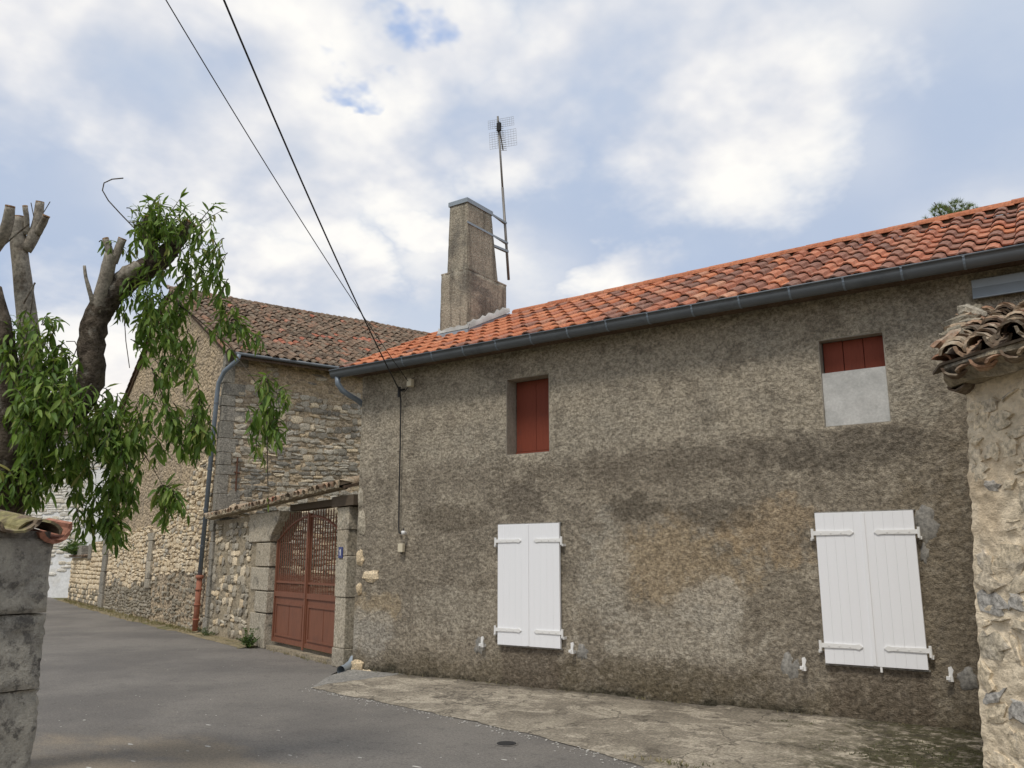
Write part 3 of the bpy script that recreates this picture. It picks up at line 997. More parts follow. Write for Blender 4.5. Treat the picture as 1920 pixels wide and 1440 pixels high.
for c in range(38):
    x = -.16 + c * .24
    if x > 9.0:
        break
    for r_ in range(rows):
        y = -.335 + r_ * expo * math.cos(slope)
        if .56 < x + .12 < 1.16 and 1.13 < y + .1 < 2.2:
            continue
        sl = math.atan2(roof_z(x, 2.4) - roof_z(x, -.28), 2.68)
        old = rnd.random() < np.interp(x, [1.5, 5.5], [.12, .97])
        place('roof_tile', rnd.choice(t_mix if old else t_new), roof, (x + rnd.uniform(-.004, .004), y + rnd.uniform(-.006, .006), roof_z(x, y) + .012 + rnd.uniform(0, .006)),
              (sl, rnd.uniform(-.015, .015), rnd.uniform(-.012, .012)))
rt = [canal_tile('tile_ridge', 60 + i, .115, .385, .016, .94, 7, .85) for i in range(3)]
k = 0
x = 1.22
while x < 9.3:
    place('ridge_tile', rt[k % 3], roof, (x + .37, 2.4, roof_z(x, 2.4) + .025 + rnd.uniform(0, .008)), (.016, 0, math.pi / 2 + rnd.uniform(-.012, .012)))
    x += .355
    k += 1
m = MB()
m.add([(1.2, 2.31, roof_z(1.2, 2.4) - .06), (HX1, 2.31, roof_z(HX1, 2.4) - .06), (HX1, 2.36, roof_z(HX1, 2.4) + .085), (1.2, 2.36, roof_z(1.2, 2.4) + .085), (1.2, 2.46, roof_z(1.2, 2.4) + .085), (HX1, 2.46, roof_z(HX1, 2.4) + .085)], [(0, 1, 2, 3), (3, 2, 5, 4)])
m.build('ridge_bedding', 'roof_deck', roof)
# mortared verge where the neighbouring roof begins, upper right
for k in range(7):
    y = -.1 + k * .40
    place('verge_tile', canal_tile('tile_mix', 90 + k, .12, .44, .018, .9), roof, (9.08, y, roof_z(9.0, y) + .10), (slope, 0, rnd.uniform(-.03, .03)))
for k in range(9):
    place('verge_stone', stones_of('ashlar', .2, .4)[k % 8], roof, (8.99 + rnd.uniform(-.02, .02), 2.35 - k * .27, roof_z(9.0, 2.3 - k * .27) + .09), (.1, .3, .2), (.16, .16, .16))

# gutter
m = MB()
gx0, gx1 = -.30, HX1
seg = 9
prof = []
for i in range(seg + 1):
    a = math.pi + math.pi * i / seg
    prof.append((-.345 + .078 * math.cos(a), 4.415 + .105 * math.sin(a)))
prof = [(-.430, 4.428), (-.434, 4.412)] + prof
outer = prof
inner = [(y * .0 + (-.345 + (y + .345) * .93), 4.43 + (z - 4.43) * .93) for (y, z) in prof]
n = len(prof)
vs = [(gx0, y, z) for y, z in outer] + [(gx1, y, z) for y, z in outer] + [(gx0, y, z) for y, z in inner] + [(gx1, y, z) for y, z in inner]
fs = []
for i in range(n - 1):
    fs.append((i, n + i, n + i + 1, i + 1))
    fs.append((2 * n + i + 1, 3 * n + i + 1, 3 * n + i, 2 * n + i))
m.add(vs, fs)
m.add([(gx0, y, z) for y, z in outer], [tuple(range(n))])
m.tube([(gx0, -.428, 4.424), (gx1, -.428, 4.424)], .010, 6)
gutter = m.build('gutter', 'zinc', house, True)
for k in range(16):
    x = 1.17 + k * .549
    m = MB()
    for i in range(n - 1):
        (y0, z0), (y1, z1) = outer[i], outer[i + 1]
        cy, cz, s = -.345, 4.425, 1.035
        q = [(cy + (y0 - cy) * s, cz + (z0 - cz) * s), (cy + (y1 - cy) * s, cz + (z1 - cz) * s)]
        m.add([(x, *q[0]), (x + .022, *q[0]), (x + .022, *q[1]), (x, *q[1])], [(0, 1, 2, 3)])
    m.build('gutter_strap', 'zinc_pipe', gutter, True)
m = MB()
m.tube([(-.20, -.345, 4.33), (-.19, -.34, 4.22), (-.15, -.28, 4.12), (-.10, -.16, 4.05), (-.075, -.02, 4.00), (-.07, .20, 3.90), (-.07, .34, 3.7), (-.07, .36, .30), (-.07, .30, .2), (-.07, .10, .2)], .042, 10)
m.build('downpipe', 'zinc_pipe', house, True)
# the shoe of that downpipe at the foot of the corner
m = MB()
m.tube([(-.07, .10, .2), (-.06, .04, .12), (-.02, -.10, .075), (.02, -.24, .06)], [.055, .06, .062, .066], 12, False)
m.build('downpipe_shoe', 'zinc_light', house, True)

# chimney
CH = (.60, 1.18, 1.10, 2.18)
ch = MB()
def frustum(mb, a, b, z0, z1, inset0=0, nsub=6):
    pass
def tapered_block(name, mat, parent, x0, x1, y0, y1, z0, z1, dx0, dx1, dy0, dy1, amp, seed):
    """four rendered faces, tapering towards the top"""
    ns = 14
    mb = MB()
    rings = []
    rg = random.Random(seed)
    for j in range(ns + 1):
        t = j / ns
        X0, X1, Y0, Y1 = x0 + dx0 * t, x1 - dx1 * t, y0 + dy0 * t, y1 - dy1 * t
        ring = []
        for (ax, ay, bx, by) in ((X0, Y0, X1, Y0), (X1, Y0, X1, Y1), (X1, Y1, X0, Y1), (X0, Y1, X0, Y0)):
            for i in range(8):
                s = i / 8
                k = amp * (.4 if i == 0 else 1)
                ring.append((ax + (bx - ax) * s + rg.uniform(-k, k), ay + (by - ay) * s + rg.uniform(-k, k), z0 + (z1 - z0) * t + rg.uniform(-k, k) * (0 < j < ns)))
        rings.append(ring)
    n = 32
    mb.add([p for r2 in rings for p in r2], [(j * n + i, j * n + (i + 1) % n, (j + 1) * n + (i + 1) % n, (j + 1) * n + i) for j in range(ns) for i in range(n)] + [tuple(range(ns * n, (ns + 1) * n))])
    o = mb.build(name, mat, parent, True)
    return o
chim = tapered_block('chimney', 'chimney', house, CH[0], CH[1], CH[2], CH[3], 5.0, 6.22, .015, .0, .0, .02, .006, 1)
tapered_block('chimney_stack', 'chimney', chim, CH[0] + .115, CH[1] - .03, CH[2] + .03, CH[3] - .22, 6.215, 7.40, .035, .035, .0, .15, .005, 2)
m = MB()
m.box(CH[0] + .13, CH[1] - .045, CH[2] + .01, CH[3] - .35, 7.395, 7.47)
m.build('chimney_cap', 'zinc_light', chim)
m = MB()                                   # lead flashing and mortar fillet at the foot
zf, zb = roof_z(1, CH[2]), roof_z(1, CH[3])
m.prism([(CH[0] - .03, CH[2] - .05, zf - .02), (CH[0] - .03, CH[2] - .05, zf + .10), (CH[0] - .03, CH[2] + .01, zf + .13), (CH[0] - .03, CH[2] + .01, zf - .02)], (CH[1] - CH[0] + .07, 0, 0))
m.prism([(CH[1] - .01, CH[2] + .01, zf - .02), (CH[1] - .01, CH[3] + .04, zb - .02), (CH[1] - .01, CH[3] + .04, zb + .13), (CH[1] - .01, CH[2] + .01, zf + .13)], (.045, 0, 0))
m.build('flashing', 'zinc_light', chim)
m = MB()
rg = random.Random(4)
top = [(CH[1] + .012, CH[2] - .02 + (CH[3] - CH[2] + .06) * i / 14, 0) for i in range(15)]
vs, fs = [], []
for i, (x, y, _) in enumerate(top):
    zz_ = roof_z(1, y)
    vs += [(x + .028, y, zz_ + .125), (x + .012 + rg.uniform(0, .008), y, zz_ + .19 + rg.uniform(-.02, .035)), (x - .012, y, zz_ + .215 + rg.uniform(-.02, .05))]
for i in range(14):
    a = i * 3
    fs += [(a, a + 3, a + 4, a + 1), (a + 1, a + 4, a + 5, a + 2)]
m.add(vs, fs)
vs = []
for i in range(10):
    x = CH[0] - .03 + (CH[1] - CH[0] + .06) * i / 9
    vs += [(x, CH[2] - .03, zf + .12), (x, CH[2] - .012, zf + .16 + rg.uniform(-.01, .03)), (x, CH[2] + .006, zf + .18 + rg.uniform(0, .06))]
m.add(vs, [f for i in range(9) for f in ((i * 3, i * 3 + 3, i * 3 + 4, i * 3 + 1), (i * 3 + 1, i * 3 + 4, i * 3 + 5, i * 3 + 2))])
m.build('mortar_fillet', 'pale_cement', chim, True)
m = MB()
m.box(CH[0] + .01, CH[1] + .004, CH[2] - .004, CH[3] - .012, 6.205, 6.228)
m.build('mortar_ledge', 'chimney', chim)

# zinc flashing over the lean-to of the neighbour, on the house wall
m = MB()
m.box(8.33, 10.8, -.075, -.05, 4.085, 4.27)
m.prism([(8.33, -.076, 4.19), (8.33, -.11, 4.085), (8.33, -.11, 4.075), (8.33, -.076, 4.075)], (2.47, 0, 0))
m.build('wall_flashing', 'zinc_light', house)

# ================================================================== ANTENNA
ant = thing('antenna', 'tall thin television antenna with two wire grids strapped to the chimney', 'antenna', (1.17, 2.25, 6.35))
mt = MB()
lean = Vector((-.26, 0.02, 3.2))
mt.tube([(0, 0, 0), lean * .55], .024, 8)
mt.tube([lean * .5, lean], .019, 8)
mt.build('mast', 'steel', ant, True)
def on_mast(t):
    return lean * t
for (tz, name) in ((.335, 'strap_bracket'), (.215, 'strap_bracket')):
    m = MB()
    p = on_mast(tz)
    z = p.z
    # band round the stack, then an arm to the mast (positions relative to the mast foot)
    x1, y0, y1 = CH[1] - .03 - .035 * ((6.35 + z - 6.215) / 1.19) - 1.17 + .004, CH[2] - 2.25, CH[3] - .22 - .15 * ((6.35 + z - 6.215) / 1.19) - 2.25
    m.box(x1, x1 + .006, y0 + .02, y1, z - .018, z + .018)
    m.prism([(x1, y1, z - .018), (x1 + .006, y1, z - .018), (p.x + .03, p.y + .02, z - .018), (p.x - .03, p.y + .02, z - .018)], (0, 0, .036))
    m.build(name, 'zinc_light', ant)
m = MB()
p = on_mast(.165)
m.prism([(-.10, -.42, p.z - .02), (-.06, -.42, p.z - .02), (p.x + .03, .02, p.z - .02), (p.x - .02, .02, p.z - .02)], (0, 0, .04))
m.build('stay_arm', 'zinc_light', ant)
def grid(c, w, h, nx, ny, name):
    m = MB()
    ax, az = CM @ Vector((.94, 0, .34)), Vector((-.06, 0, 1)).normalized()
    ax = Vector((ax.x, ax.y, 0)).normalized()
    for i in range(nx):
        q = c + ax * (-w / 2 + w * i / (nx - 1))
        m.tube([q - az * h / 2, q + az * h / 2], .0024, 5)
    for j in range(ny):
        q = c + az * (-h / 2 + h * j / (ny - 1))
        m.tube([q - ax * w / 2, q + ax * w / 2], .0026, 5)
    return m.build(name, 'wire', ant)
grid(on_mast(.965) + Vector((.02, .06, .0)), .50, .17, 13, 5, 'reflector_grid')
grid(on_mast(.86) + Vector((.04, .06, -.0)), .52, .33, 11, 8, 'reflector_grid')
m = MB()
b0, b1 = on_mast(.97) + Vector((.02, -.03, 0)), on_mast(.97) + Vector((-.50, .86, -.06))
m.tube([b0, b1], .012, 6)
ax = CM @ Vector((1, 0, 0))
for i in range(13):
    q = b0.lerp(b1, .2 + .8 * i / 12)
    m.tube([q - ax * .075, q + ax * .075], .0045, 5)
m.build('director_boom', 'steel', ant)
m = MB()
q = on_mast(.93)
m.box(q.x + .0, q.x + .07, q.y - .06, q.y - .01, q.z - .10, q.z + .06)
m.build('junction_box', 'black', ant)

# ================================================================== CABLES
def cable(name, pts, r, label, mat='black', seg=6):
    m = MB()
    m.tube(pts, r, seg)
    o = m.build(name, mat, None, True)
    return tag(o, label, 'cable')
def sagged(a, b, sag, n=24):
    a, b = Vector(a), Vector(b)
    return [a.lerp(b, i / n) - Vector((0, 0, sag * 4 * (i / n) * (1 - i / n))) for i in range(n + 1)]
pA = CAM + ray(415, -60) * ((6.2 - 1.6) / ray(415, -60).z)
hookA = Vector((.88, -.12, 4.02))
cable('overhead_cable', sagged(hookA, hookA + (pA - hookA) * 1.5, .22), .0085, 'thick dark overhead cable dropping from the top of the picture to the house wall hook')
pB = CAM + ray(300, -60) * ((6.4 - 1.6) / ray(300, -60).z)
hookB = Vector((1.03, -.11, 4.15))
cable('overhead_cable', sagged(hookB, hookB + (pB - hookB) * 1.5, .20), .005, 'thinner overhead cable left of the thick one, ending at the cream insulator')
cable('wall_cable', [(.88, -.12, 4.03), (.875, -.085, 3.9), (.88, -.075, 3.2), (.885, -.075, 2.5), (.895, -.075, 2.05), (.92, -.09, 1.97), (.97, -.10, 1.96), (1.0, -.085, 1.99), (.985, -.07, 2.03)], .011, 'black cable running straight down the roughcast wall to a small cream box')
m = MB()
m.tube([(.88, -.02, 4.06), (.88, -.13, 4.03)], .016, 8)
m.tube([(.88, -.13, 4.08), (.88, -.13, 3.93)], .024, 8)
o = m.build('cable_anchor', 'black')
tag(o, 'dark clamp hooking the overhead cable to the wall under the gutter', 'clamp')
ins = thing('insulator', 'cream cable insulator on the wall just below the gutter', 'insulator', (1.05, -.06, 4.07))
box_obj('body', 'cream', ins, -.045, .045, -.06, .02, 0, .12, bev=.012)
m = MB()
m.tube([(-.03, -.03, .0), (-.10, -.04, -.07), (-.17, -.05, -.04)], .006, 5)
m.tube([(.03, -.02, .12), (.08, -.02, .13)], .006, 5)
m.build('lead', 'black', ins)
jb = thing('meter_box', 'small cream box at the foot of the black wall cable', 'box', (.945, -.055, 1.70))
box_obj('body', 'cream', jb, -.045, .045, -.04, .02, 0, .12, bev=.008)
box_obj('cable_gland', 'black', jb, .0, .022, -.03, .0, -.022, .0)
tag(tag(MBo := None, '', '') if False else place('cable_eye', (lambda mm: (mm.tube([(0, 0, 0), (0, -.05, .0)], .022, 8), mm.tube([(0, -.05, -.02), (0, -.05, .03)], .03, 8), mm.mesh('cable_eye', 'white_iron', True))[2])(MB()), None, (1.01, -.05, 1.965)),
    'small pale wall eye the black cable loops round', 'wall eye')

# ================================================================== BARN (local frame along the street)
barn = thing('barn', 'tall old stone barn with lichen-covered tiled roof beyond the rusty gate', 'barn', BX, BR)
EV, RG, RX = 6.32, 9.38, -6.05            # eave height, ridge height, ridge position
def barn_top(x):
    return RG - (RG - EV) * abs(x - RX) / 6.05
# gable on the street, roughcast skin
us = steps(-12.1, 0, .05)
vs_ = steps(-.1, 1.0, .02)
gable = relief_wall('gable_wall', 'barn_render', barn, us, steps(0, 1, .012),
                    lambda U, V, d: (U, -.02 - d, -.1 + V * (barn_top(U) + .06)), amp=.05, seed=21, edge=False, wl=.05)
m = MB()
m.add([(0, 0, -.1), (0, 14, -.1), (0, 14, EV), (0, 0, EV)], [(0, 1, 2, 3)])
m.add([(-12.1, 0, -.1), (-12.1, 14, -.1), (-12.1, 14, EV), (-12.1, 0, EV)], [(3, 2, 1, 0)])
m.add([(0, 14, -.1), (-12.1, 14, -.1), (-12.1, 14, EV), (RX, 14, RG - .1), (0, 14, EV)], [(0, 1, 2, 3, 4)])
m.add([(0, 0, -.1), (-12.1, 0, -.1), (-12.1, 0, EV), (RX, 0, RG - .1), (0, 0, EV)], [(4, 3, 2, 1, 0)])
side = m.build('side_wall', 'barn_mortar', barn)

rg = random.Random(11)
def mat_gable(s):
    u, v, w, h = s
    top = np.interp(u, [-12, -10.6, -4.6, -1.95, -1.2, -.3], [2.35, 2.45, 2.5, 3.6, 4.0, 4.1]) + .25 * (float(fbm(np.array(u * 1.1), np.array(v * 1.1), 40)) - .5)
    if v > top:
        return None
    low = np.interp(u, [-12, -6.2, -4.5, -.5], [.75, .95, 1.22, 1.35]) + .3 * (float(fbm(np.array(u * 1.3), np.array(.5), 44)) - .5)
    if v < low:
        return 'stone_foot' if (u < -5.2 and rg.random() < .9) or rg.random() < .4 else None
    if -5.95 < u < -5.25 and .8 < v < 2.35:
        return None
    r = rg.random()
    return None if r < .07 else 'stone_grey' if r < .17 else 'stone_gold'
lay_stones(gable, coursed(-11.4, -.30, .02, 4.1, (.07, .15), (.10, .30), rg), mat_gable, lambda u, v: ((u, -.035, v + .05 * math.sin(u * 1.7) + .03 * math.sin(u * 4.3 + v)), 0), rg, (.03, .06), 300, rough=.17, square=.8, tilt=.12,
           key=lambda s: s[2] * s[3] * (1 / (3 - s[0] * .35)) * (1.6 if s[1] > 1.1 else 1), stuff_name='far_stones')
# blocked slit window of pale dressed stone
sl_ = link('blocked_slit', None, barn)
for (z0, z1, x0, x1) in ((.84, 1.08, -5.86, -5.32), (1.09, 1.55, -5.80, -5.34), (1.56, 2.10, -5.78, -5.36), (2.11, 2.32, -5.90, -5.28)):
    box_obj('block', 'ashlar', sl_, x0, x1, -.115, 0, z0, z1, bev=.015)
box_obj('slot', 'grey_mortar', sl_, -6.02, -5.82, -.075, 0, 1.09, 1.78)
# quoins of the street corner, grey and lichened
z, k = 0.0, 0
rq = random.Random(5)
while z < EV - .1:
    h = rq.uniform(.20, .46)
    h = min(h, EV - .02 - z)
    lx, ly = (.14, .30) if k % 2 else (.20, .16)
    box_obj('quoin', 'ashlar_dark', barn, -lx - rq.uniform(0, .06), .030 + rq.uniform(0, .016), -.06 - rq.uniform(0, .016), ly + rq.uniform(0, .18), z + .004, z + h - .004, bev=.012)
    z += h
    k += 1
# wall towards the yard: rubble
def mat_side(s):
    u, v, w, h = s
    if v > 5.55 + .5 * (float(fbm(np.array(u * 1.5), np.array(v), 60)) - .5):
        return 'stone_grey' if rg.random() < .10 else None
    if u < .30:
        return None
    nz = float(fbm(np.array(u * .9), np.array(v * .9), 63))
    if u < 1.5 and v < 4.4 and nz > .38:
        return 'ashlar_dark' if rg.random() < .45 else None
    if v < 2.3:
        r = rg.random()
        return 'stone_gold' if r < .3 else 'stone_grey' if r < .6 else 'stone_foot' if r < .9 else None
    r = rg.random()
    return None if r < .16 else 'stone_gold' if r < .26 else 'stone_grey'
lay_stones(side, coursed(.25, 5.4, .05, 6.15, (.08, .18), (.10, .32), rg), mat_side, lambda u, v: ((.005, u, v + .05 * math.sin(u * 2.1) + .02 * math.sin(u * 5 + v * 2)), math.pi / 2), rg, (.025, .05), 300, rough=.17, square=.82, tilt=.12,
           key=lambda s: s[2] * s[3] * (1 if s[0] < 4.0 else .1), stuff_name='small_stones')
skin = relief_wall('side_render', 'barn_render', side, steps(.0, 14, .05), steps(-.05, 6.3, .03), lambda U, V, d: (.004 + d, U, V), amp=.03, seed=51, edge=False, wl=.06)
# rusty wall anchor
m = MB()
m.tube([(.06, .36, 3.12), (.062, .35, 3.90)], .018, 6)
m.tube([(.06, .30, 3.55), (.06, .44, 3.53)], .016, 6)
tag_o = m.build('wall_anchor', 'iron', barn)

# barn roof
m = MB()
ov = .38
def br_z(x):
    return barn_top(x) + .08
sx = [(-12.5, RX), (RX, ov)]
for x0, x1 in sx:
    m.add([(x0, -.10, br_z(x0)), (x1, -.10, br_z(x1)), (x1, 14.2, br_z(x1)), (x0, 14.2, br_z(x0))], [(0, 1, 2, 3)])
    m.add([(x0, -.10, br_z(x0) - .09), (x1, -.10, br_z(x1) - .09), (x1, 14.2, br_z(x1) - .09), (x0, 14.2, br_z(x0) - .09)], [(0, 3, 2, 1)])
    m.add([(x0, -.10, br_z(x0)), (x1, -.10, br_z(x1)), (x1, -.10, br_z(x1) - .09), (x0, -.10, br_z(x0) - .09)], [(0, 3, 2, 1)])
m.add([(ov, -.1, br_z(ov)), (ov, 14.2, br_z(ov)), (ov, 14.2, br_z(ov) - .09), (ov, -.1, br_z(ov) - .09)], [(3, 2, 1, 0)])
broof = m.build('roof', 'roof_deck', barn)
bslope = math.atan2(RG - EV, 6.05)
BL = (ov - RX) / math.cos(bslope)
old_t = [canal_tile('tile_old', 200 + i, .088, .42, .014, .80, 5) for i in range(5)]
red_t = [canal_tile('tile_red', 220 + i, .088, .42, .014, .80, 5) for i in range(3)]
brows = int(BL / .30)
tiles = []
rb = random.Random(19)
for c in range(50):
    yy = -.06 + c * .205
    for r_ in range(brows + 1):
        s = r_ * .30
        x = ov + .05 - s * math.cos(bslope)
        nz = float(fbm(np.array(yy * .55), np.array(s * .75), 33, 3))
        red = nz > .66 and rb.random() < .6 or rb.random() < .02
        mx = Matrix.Translation((x + rb.uniform(-.03, .03), yy + rb.uniform(-.015, .015), br_z(x) + .02 + rb.uniform(0, .015) + .02 * math.sin(yy * 1.1 + s))) @ \
            Matrix.Rotation(math.pi / 2 + rb.uniform(-.07, .07), 4, 'Z') @ Matrix.Rotation(bslope - .03, 4, 'X')
        tiles.append((r_ + c * .04 + (0 if c < 26 else 20), mx, rb.choice(red_t if red else old_t)))
tiles.sort(key=lambda a: a[0])
for _, mx, me in tiles[:300]:
    o = link('roof_tile', me, broof)
    o.matrix_local = mx
mb = MB()
for _, mx, me in tiles[300:]:
    mb.add([mx @ v.co for v in me.vertices], [tuple(p.vertices) for p in me.polygons], 0 if me in old_t else 1)
o = mb.build('upper_roof_tiles', ['tile_old', 'tile_red'], broof)
o['kind'] = 'stuff'
# ridge and verge tiles
for k in range(30):
    place('ridge_tile', old_t[k % 5], broof, (RX, -.08 + k * .36, RG + .10), (0, 0, rb.uniform(-.05, .05)), (1.35, 1, 1.2))
for k in range(21):
    s = k * .32
    for sgn in (1, -1):
        x = RX + sgn * (BL - s) * math.cos(bslope)
        place('verge_tile', old_t[k % 5], broof, (x, -.09, br_z(x) + .03), (bslope - .03, 0, 0) if False else (0, 0, 0), (1, 1, 1)).matrix_local = \
            Matrix.Translation((x, -.09, br_z(x) + .045)) @ Matrix.Rotation(sgn * math.pi / 2, 4, 'Z') @ Matrix.Rotation(bslope - .02, 4, 'X')
# corbelled tile course and gutter under the eave
m = MB()
m.box(.03, .20, .0, 10, EV - .10, EV - .005)
m.build('eave_cornice', 'barn_mortar', barn)
m = MB()
m.tube([(.43, .0, EV - .10), (.43, 9.5, EV - .11)], .042, 8)
bg_ = m.build('gutter', 'zinc', barn, True)
m = MB()                                    # zinc downpipe, terracotta foot
m.tube([(.46, .10, EV - .12), (.44, .08, EV - .25), (.16, -.12, EV - .50), (.02, -.185, EV - .75), (-.02, -.19, EV - 1.0), (-.38, -.17, 1.22)], .052, 10)
m.build('downpipe', 'zinc_pipe', barn, True)
for zc in (1.9, 2.7, 3.6, 4.5, 5.1):
    t = (EV - 1.0 - zc) / (EV - 1.0 - 1.22)
    m = MB()
    m.tube([(-.02 - .36 * t, -.185, zc - .02), (-.02 - .36 * t, -.185, zc + .02)], .058, 10)
    m.build('pipe_collar', 'zinc', barn)
m = MB()
m.tube([(-.375, -.17, 1.26), (-.375, -.17, 1.18)], .085, 10)
m.tube([(-.375, -.17, 1.2), (-.44, -.17, .06)], .060, 10)
for zc in (.95, .62, .3):
    m.tube([(-.375 - .065 * (1.2 - zc) / 1.14, -.17, zc - .02), (-.375 - .065 * (1.2 - zc) / 1.14, -.17, zc + .02)], .075, 10)
m.build('pipe_foot', 'terracotta', barn, True)

# ================================================================== GATE WALL
gw = thing('yard_wall', 'low rubble wall with dressed stone jamb and tiled top between barn and rusty gate', 'wall', BX, BR)
m = MB()
m.add([(.05, .02, -.1), (3.0, .02, -.1), (3.0, .02, 2.42), (.05, .02, 2.42), (.05, .42, -.1), (3.0, .42, -.1), (3.0, .42, 2.42), (.05, .42, 2.42)],
      [(3, 2, 6, 7), (5, 4, 7, 6), (1, 5, 6, 2), (4, 0, 3, 7), (0, 1, 2, 3)])
gcore = m.build('core', 'barn_mortar', gw)
relief_wall('render', 'barn_mortar', gcore, steps(.02, 2.95, .03), steps(-.05, 2.44, .03), lambda U, V, d: (U, .015 - d, V), amp=.05, seed=71, edge=False, wl=.08)
rg = random.Random(23)
lay_stones(gcore, coursed(.1, 2.5, .05, 2.35, (.10, .19), (.13, .30), rg), lambda s: rg.choice(['stone_gold', 'stone_foot', 'stone_grey', 'ashlar']) if rg.random() < .62 else None,
           lambda u, v: ((u, -.006, v), 0), rg, (.026, .042), 300, rough=.2, square=.75, tilt=.2)
for (z0, z1, x0, x1, mt_) in ((0, .62, 2.75, 3.58, 'ashlar'), (.63, 1.02, 2.95, 3.60, 'ashlar'), (1.03, 1.46, 2.62, 3.58, 'ashlar'), (1.47, 1.92, 2.85, 3.60, 'ashlar')):
    box_obj('jamb_block', mt_, gw, x0, x1, -.048 + rnd.uniform(-.012, .008), .40, z0 + .001, z1 - .009, bev=.014)
m = MB()
m.prism([(2.42, -.06, 1.93), (3.60, -.06, 1.93), (3.66, -.06, 2.05), (3.98, -.06, 2.30), (4.06, -.06, 2.48), (2.38, -.06, 2.48)], (0, .44, 0))
o = m.build('cap_block', 'ashlar', gw)
bm_ = o.modifiers.new('bevel', 'BEVEL')
bm_.width = .02
bm_.segments = 2

rp = thing('gate_pier', 'narrow pale stone pier between the rusty gate and the roughcast house', 'pier', BX, BR)
z = 0.0
for (h, dx) in ((.28, .02), (.75, 0), (.62, .01), (.40, .0), (.36, .02)):
    box_obj('block', 'ashlar', rp, 6.68 - dx, 7.06 + dx, -.08 + rnd.uniform(-.012, .012), .30, z + .002, z + h - .002, bev=.014)
    z += h
m = MB()
m.box(6.52, 7.32, -.12, .36, 2.42, 2.58)
m.box(4.25, 6.52, .06, .30, 2.47, 2.58)
o = m.build('lintel_beam', 'wood', rp)
# the plate with the number 1
pt = thing('house_number_plate', 'small blue enamel plate with a white number 1 on the stone gate pier', 'sign', street(6.87, -.085, 1.62), BR)
box_obj('plate', 'blue', pt, -.075, .075, -.012, 0, 0, .17, bev=.004)
m = MB()
m.prism([(-.010, -.0155, .040), (.014, -.0155, .040), (.014, -.0155, .135), (-.006, -.0155, .135), (-.026, -.0155, .115), (-.026, -.0155, .100), (-.010, -.0155, .108)], (0, .003, 0))
m.build('digit', 'white_iron', pt)

# tiled canopy over gate and wall
cp = thing('gate_canopy', 'narrow strip of weathered barrel tiles rising over the gate and yard wall', 'canopy', BX, BR)
def cz(x):
    return 2.50 + .031 * x
m = MB()
y0, y1, cs = -.20, .55, .27
m.add([(.1, y0, cz(.1)), (7.15, y0, cz(7.15)), (7.15, y1, cz(7.15) + cs * .75), (.1, y1, cz(.1) + cs * .75),
       (.1, y0, cz(.1) - .05), (7.15, y0, cz(7.15) - .05), (7.15, y1, cz(7.15) + cs * .75 - .05), (.1, y1, cz(.1) + cs * .75 - .05)],
      [(0, 1, 2, 3), (7, 6, 5, 4), (0, 4, 5, 1), (1, 5, 6, 2), (3, 2, 6, 7), (0, 3, 7, 4)])
cdeck = m.build('deck', 'roof_deck', cp)
pale_t = [canal_tile('tile_pale', 300 + i, .085, .42, .016, .85, 6) for i in range(5)]
rb = random.Random(3)
for c in range(34):
    x = .16 + c * .208
    for r_ in range(3):
        y = -.30 + r_ * .28
        me = red_t[0] if (c == 20 and r_ == 0) else rb.choice(pale_t + old_t[:2])
        place('roof_tile', me, cdeck, (x + rb.uniform(-.015, .015), y + rb.uniform(-.03, .03), cz(x) + cs * (y - y0) + .015 + rb.uniform(0, .02)), (.24, rb.uniform(-.04, .04), rb.uniform(-.06, .06)))
m = MB()                                    # lime mortar packed under the lowest tiles
rgm = random.Random(8)
ring = []
for k in range(90):
    x = .12 + k * (7.0 / 89)
    z = cz(x)
    ring.append([(x, -.28 + rgm.uniform(-.015, .02), z - .02 + rgm.uniform(-.02, .012)), (x, -.275 + rgm.uniform(-.02, .015), z + .075 + rgm.uniform(-.02, .02)), (x, -.05, z + .06), (x, -.14, z - .055)])
vs = [p for r2 in ring for p in r2]
m.add(vs, [(k * 4 + a, k * 4 + (a + 1) % 4, k * 4 + 4 + (a + 1) % 4, k * 4 + 4 + a) for k in range(89) for a in range(4)])
m.build('mortar_bed', 'barn_mortar', cdeck)

